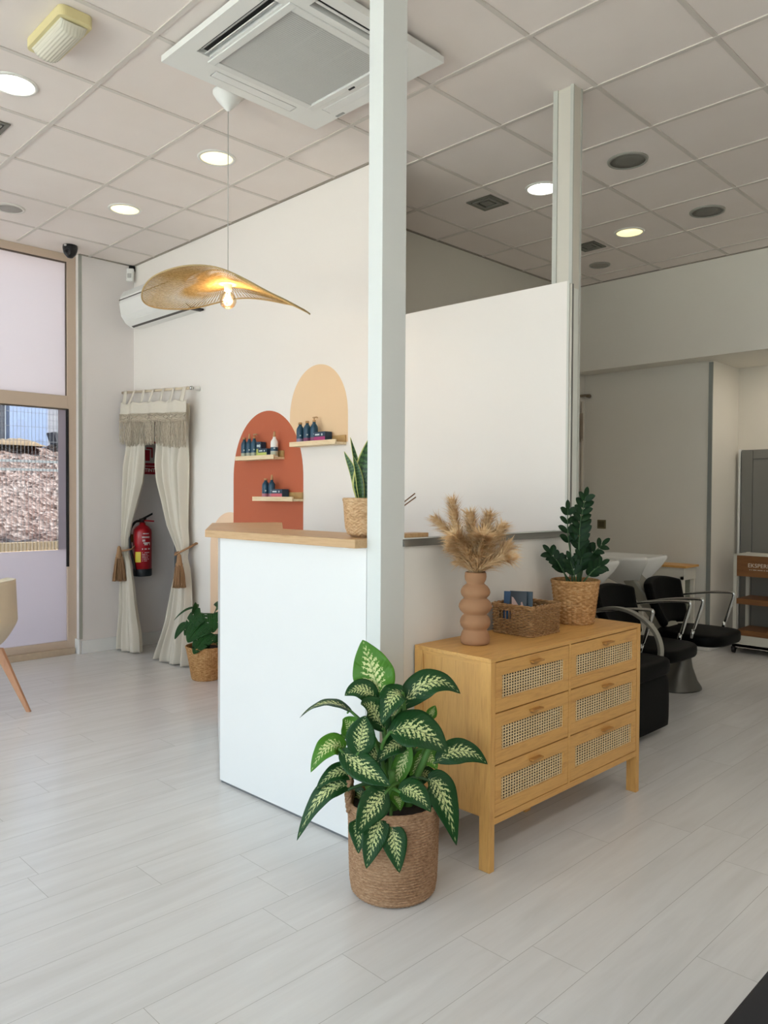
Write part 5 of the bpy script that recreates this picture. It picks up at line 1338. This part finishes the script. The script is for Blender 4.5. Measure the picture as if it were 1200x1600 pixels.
m = MB().box(1.63, 1.73, 5.862, 5.876, .01, 1.858).box(2.47, 2.59, 5.862, 5.876, .01, 1.858).box(1.733, 2.467, 5.862, 5.876, 1.775, 1.858).box(1.733, 2.467, 5.862, 5.876, .01, .12).box(1.733, 2.467, 5.868, 5.876, .12, 1.772)
m.build('door', plain('grey_cupboard_door', '#7d7b75', 0.5, var=.02), cb, bevel=.002)
struct(MB().box(1.600, 1.618, 5.87, 5.95, 0, 1.87).build('trim_12', M_PLASTIC))

# ================================================================== tan armchair, black bench
ac_ = thing('shell_armchair', (-.95, -.10, 0), 'beige moulded shell armchair with splayed wooden legs, cut by the left edge', 'chair')
CX, CY = -1.00, -.215
fwd = Vector((-.80, -.60, 0)).normalized(); sdv = Vector((-fwd.y, fwd.x, 0))   # the chair looks away to the left window
def shell(u, v):
    a = (u - .5) * 2 * 2.30                     # angle round the seat, 0 = middle of the back
    # rim height falls from the back to the arm fronts
    rim_ = .845 - .03 * (abs(a) / 2.3) ** 1.5 - .20 * max(0, (abs(a) - 1.15) / 1.15) ** 1.3
    rr = .355
    t = v
    rad = rr * (.36 + .64 * min(1, t * 1.9) ** .55) if t < .999 else rr
    z = .405 + (rim_ - .405) * max(0, (t - .12) / .88) ** 1.25
    rad *= 1.0 - .07 * max(0, t - .5)
    ex_ = .93 if abs(a) > 1.2 else 1.0
    return Vector((CX, CY, z)) - fwd * math.cos(a) * rad * 1.0 + sdv * math.sin(a) * rad * ex_
MB().surf(shell, 60, 26).build('seat_shell', plain('beige_shell', '#d8c9ae', 0.45, var=.02), ac_, solid=.014)
MB().lathe([(.001, .418), (.14, .412), (.22, .425), (.27, .455)], (CX, CY, 0), 40, cap=False).build('seat_pan', MATS['beige_shell'], ac_, solid=.012)
for q, (dx, dy) in enumerate(((-.5 + .78, -.32 + .62), (-.30, .30), (-.28, -.33), (.30, -.30))):
    ft = Vector((CX, CY, 0)) + Vector(((.336, .329, 0) if q == 0 else (dx, dy, 0)))
    tp = Vector((CX, CY, .41)) + Vector((.19, .19, 0) if q == 0 else (dx * .5, dy * .5, 0))
    sdd = Vector((.7, .7, 0))
    MB().obox(tp, ft, sdd, (-.7, .7, 0), .030, .016, .013, .011).build('leg', M_CHAIRLEG, ac_, bevel=.003)
MB().obox((CX - .15, CY - .15, .385), (CX + .2, CY + .2, .385), (-.7, .7, 0), (0, 0, 1), .03, .014).obox((CX - .15, CY + .15, .385), (CX + .15, CY - .15, .385), (.7, .7, 0), (0, 0, 1), .03, .014).build('leg_cross', M_CHAIRLEG, ac_)
bn = thing('waiting_bench', (4.3, -.1, 0), 'black padded bench, only its corner showing at the lower right', 'bench')
m = MB().box(3.912, 4.55, -.95, .70, .36, .45); m.build('seat', plain('black_bench_vinyl', '#15181f', 0.5, var=.1), bn, bevel=.006)
MB().box(3.94, 4.52, -.92, .67, .04, .36).build('base', M_SLOT, bn)
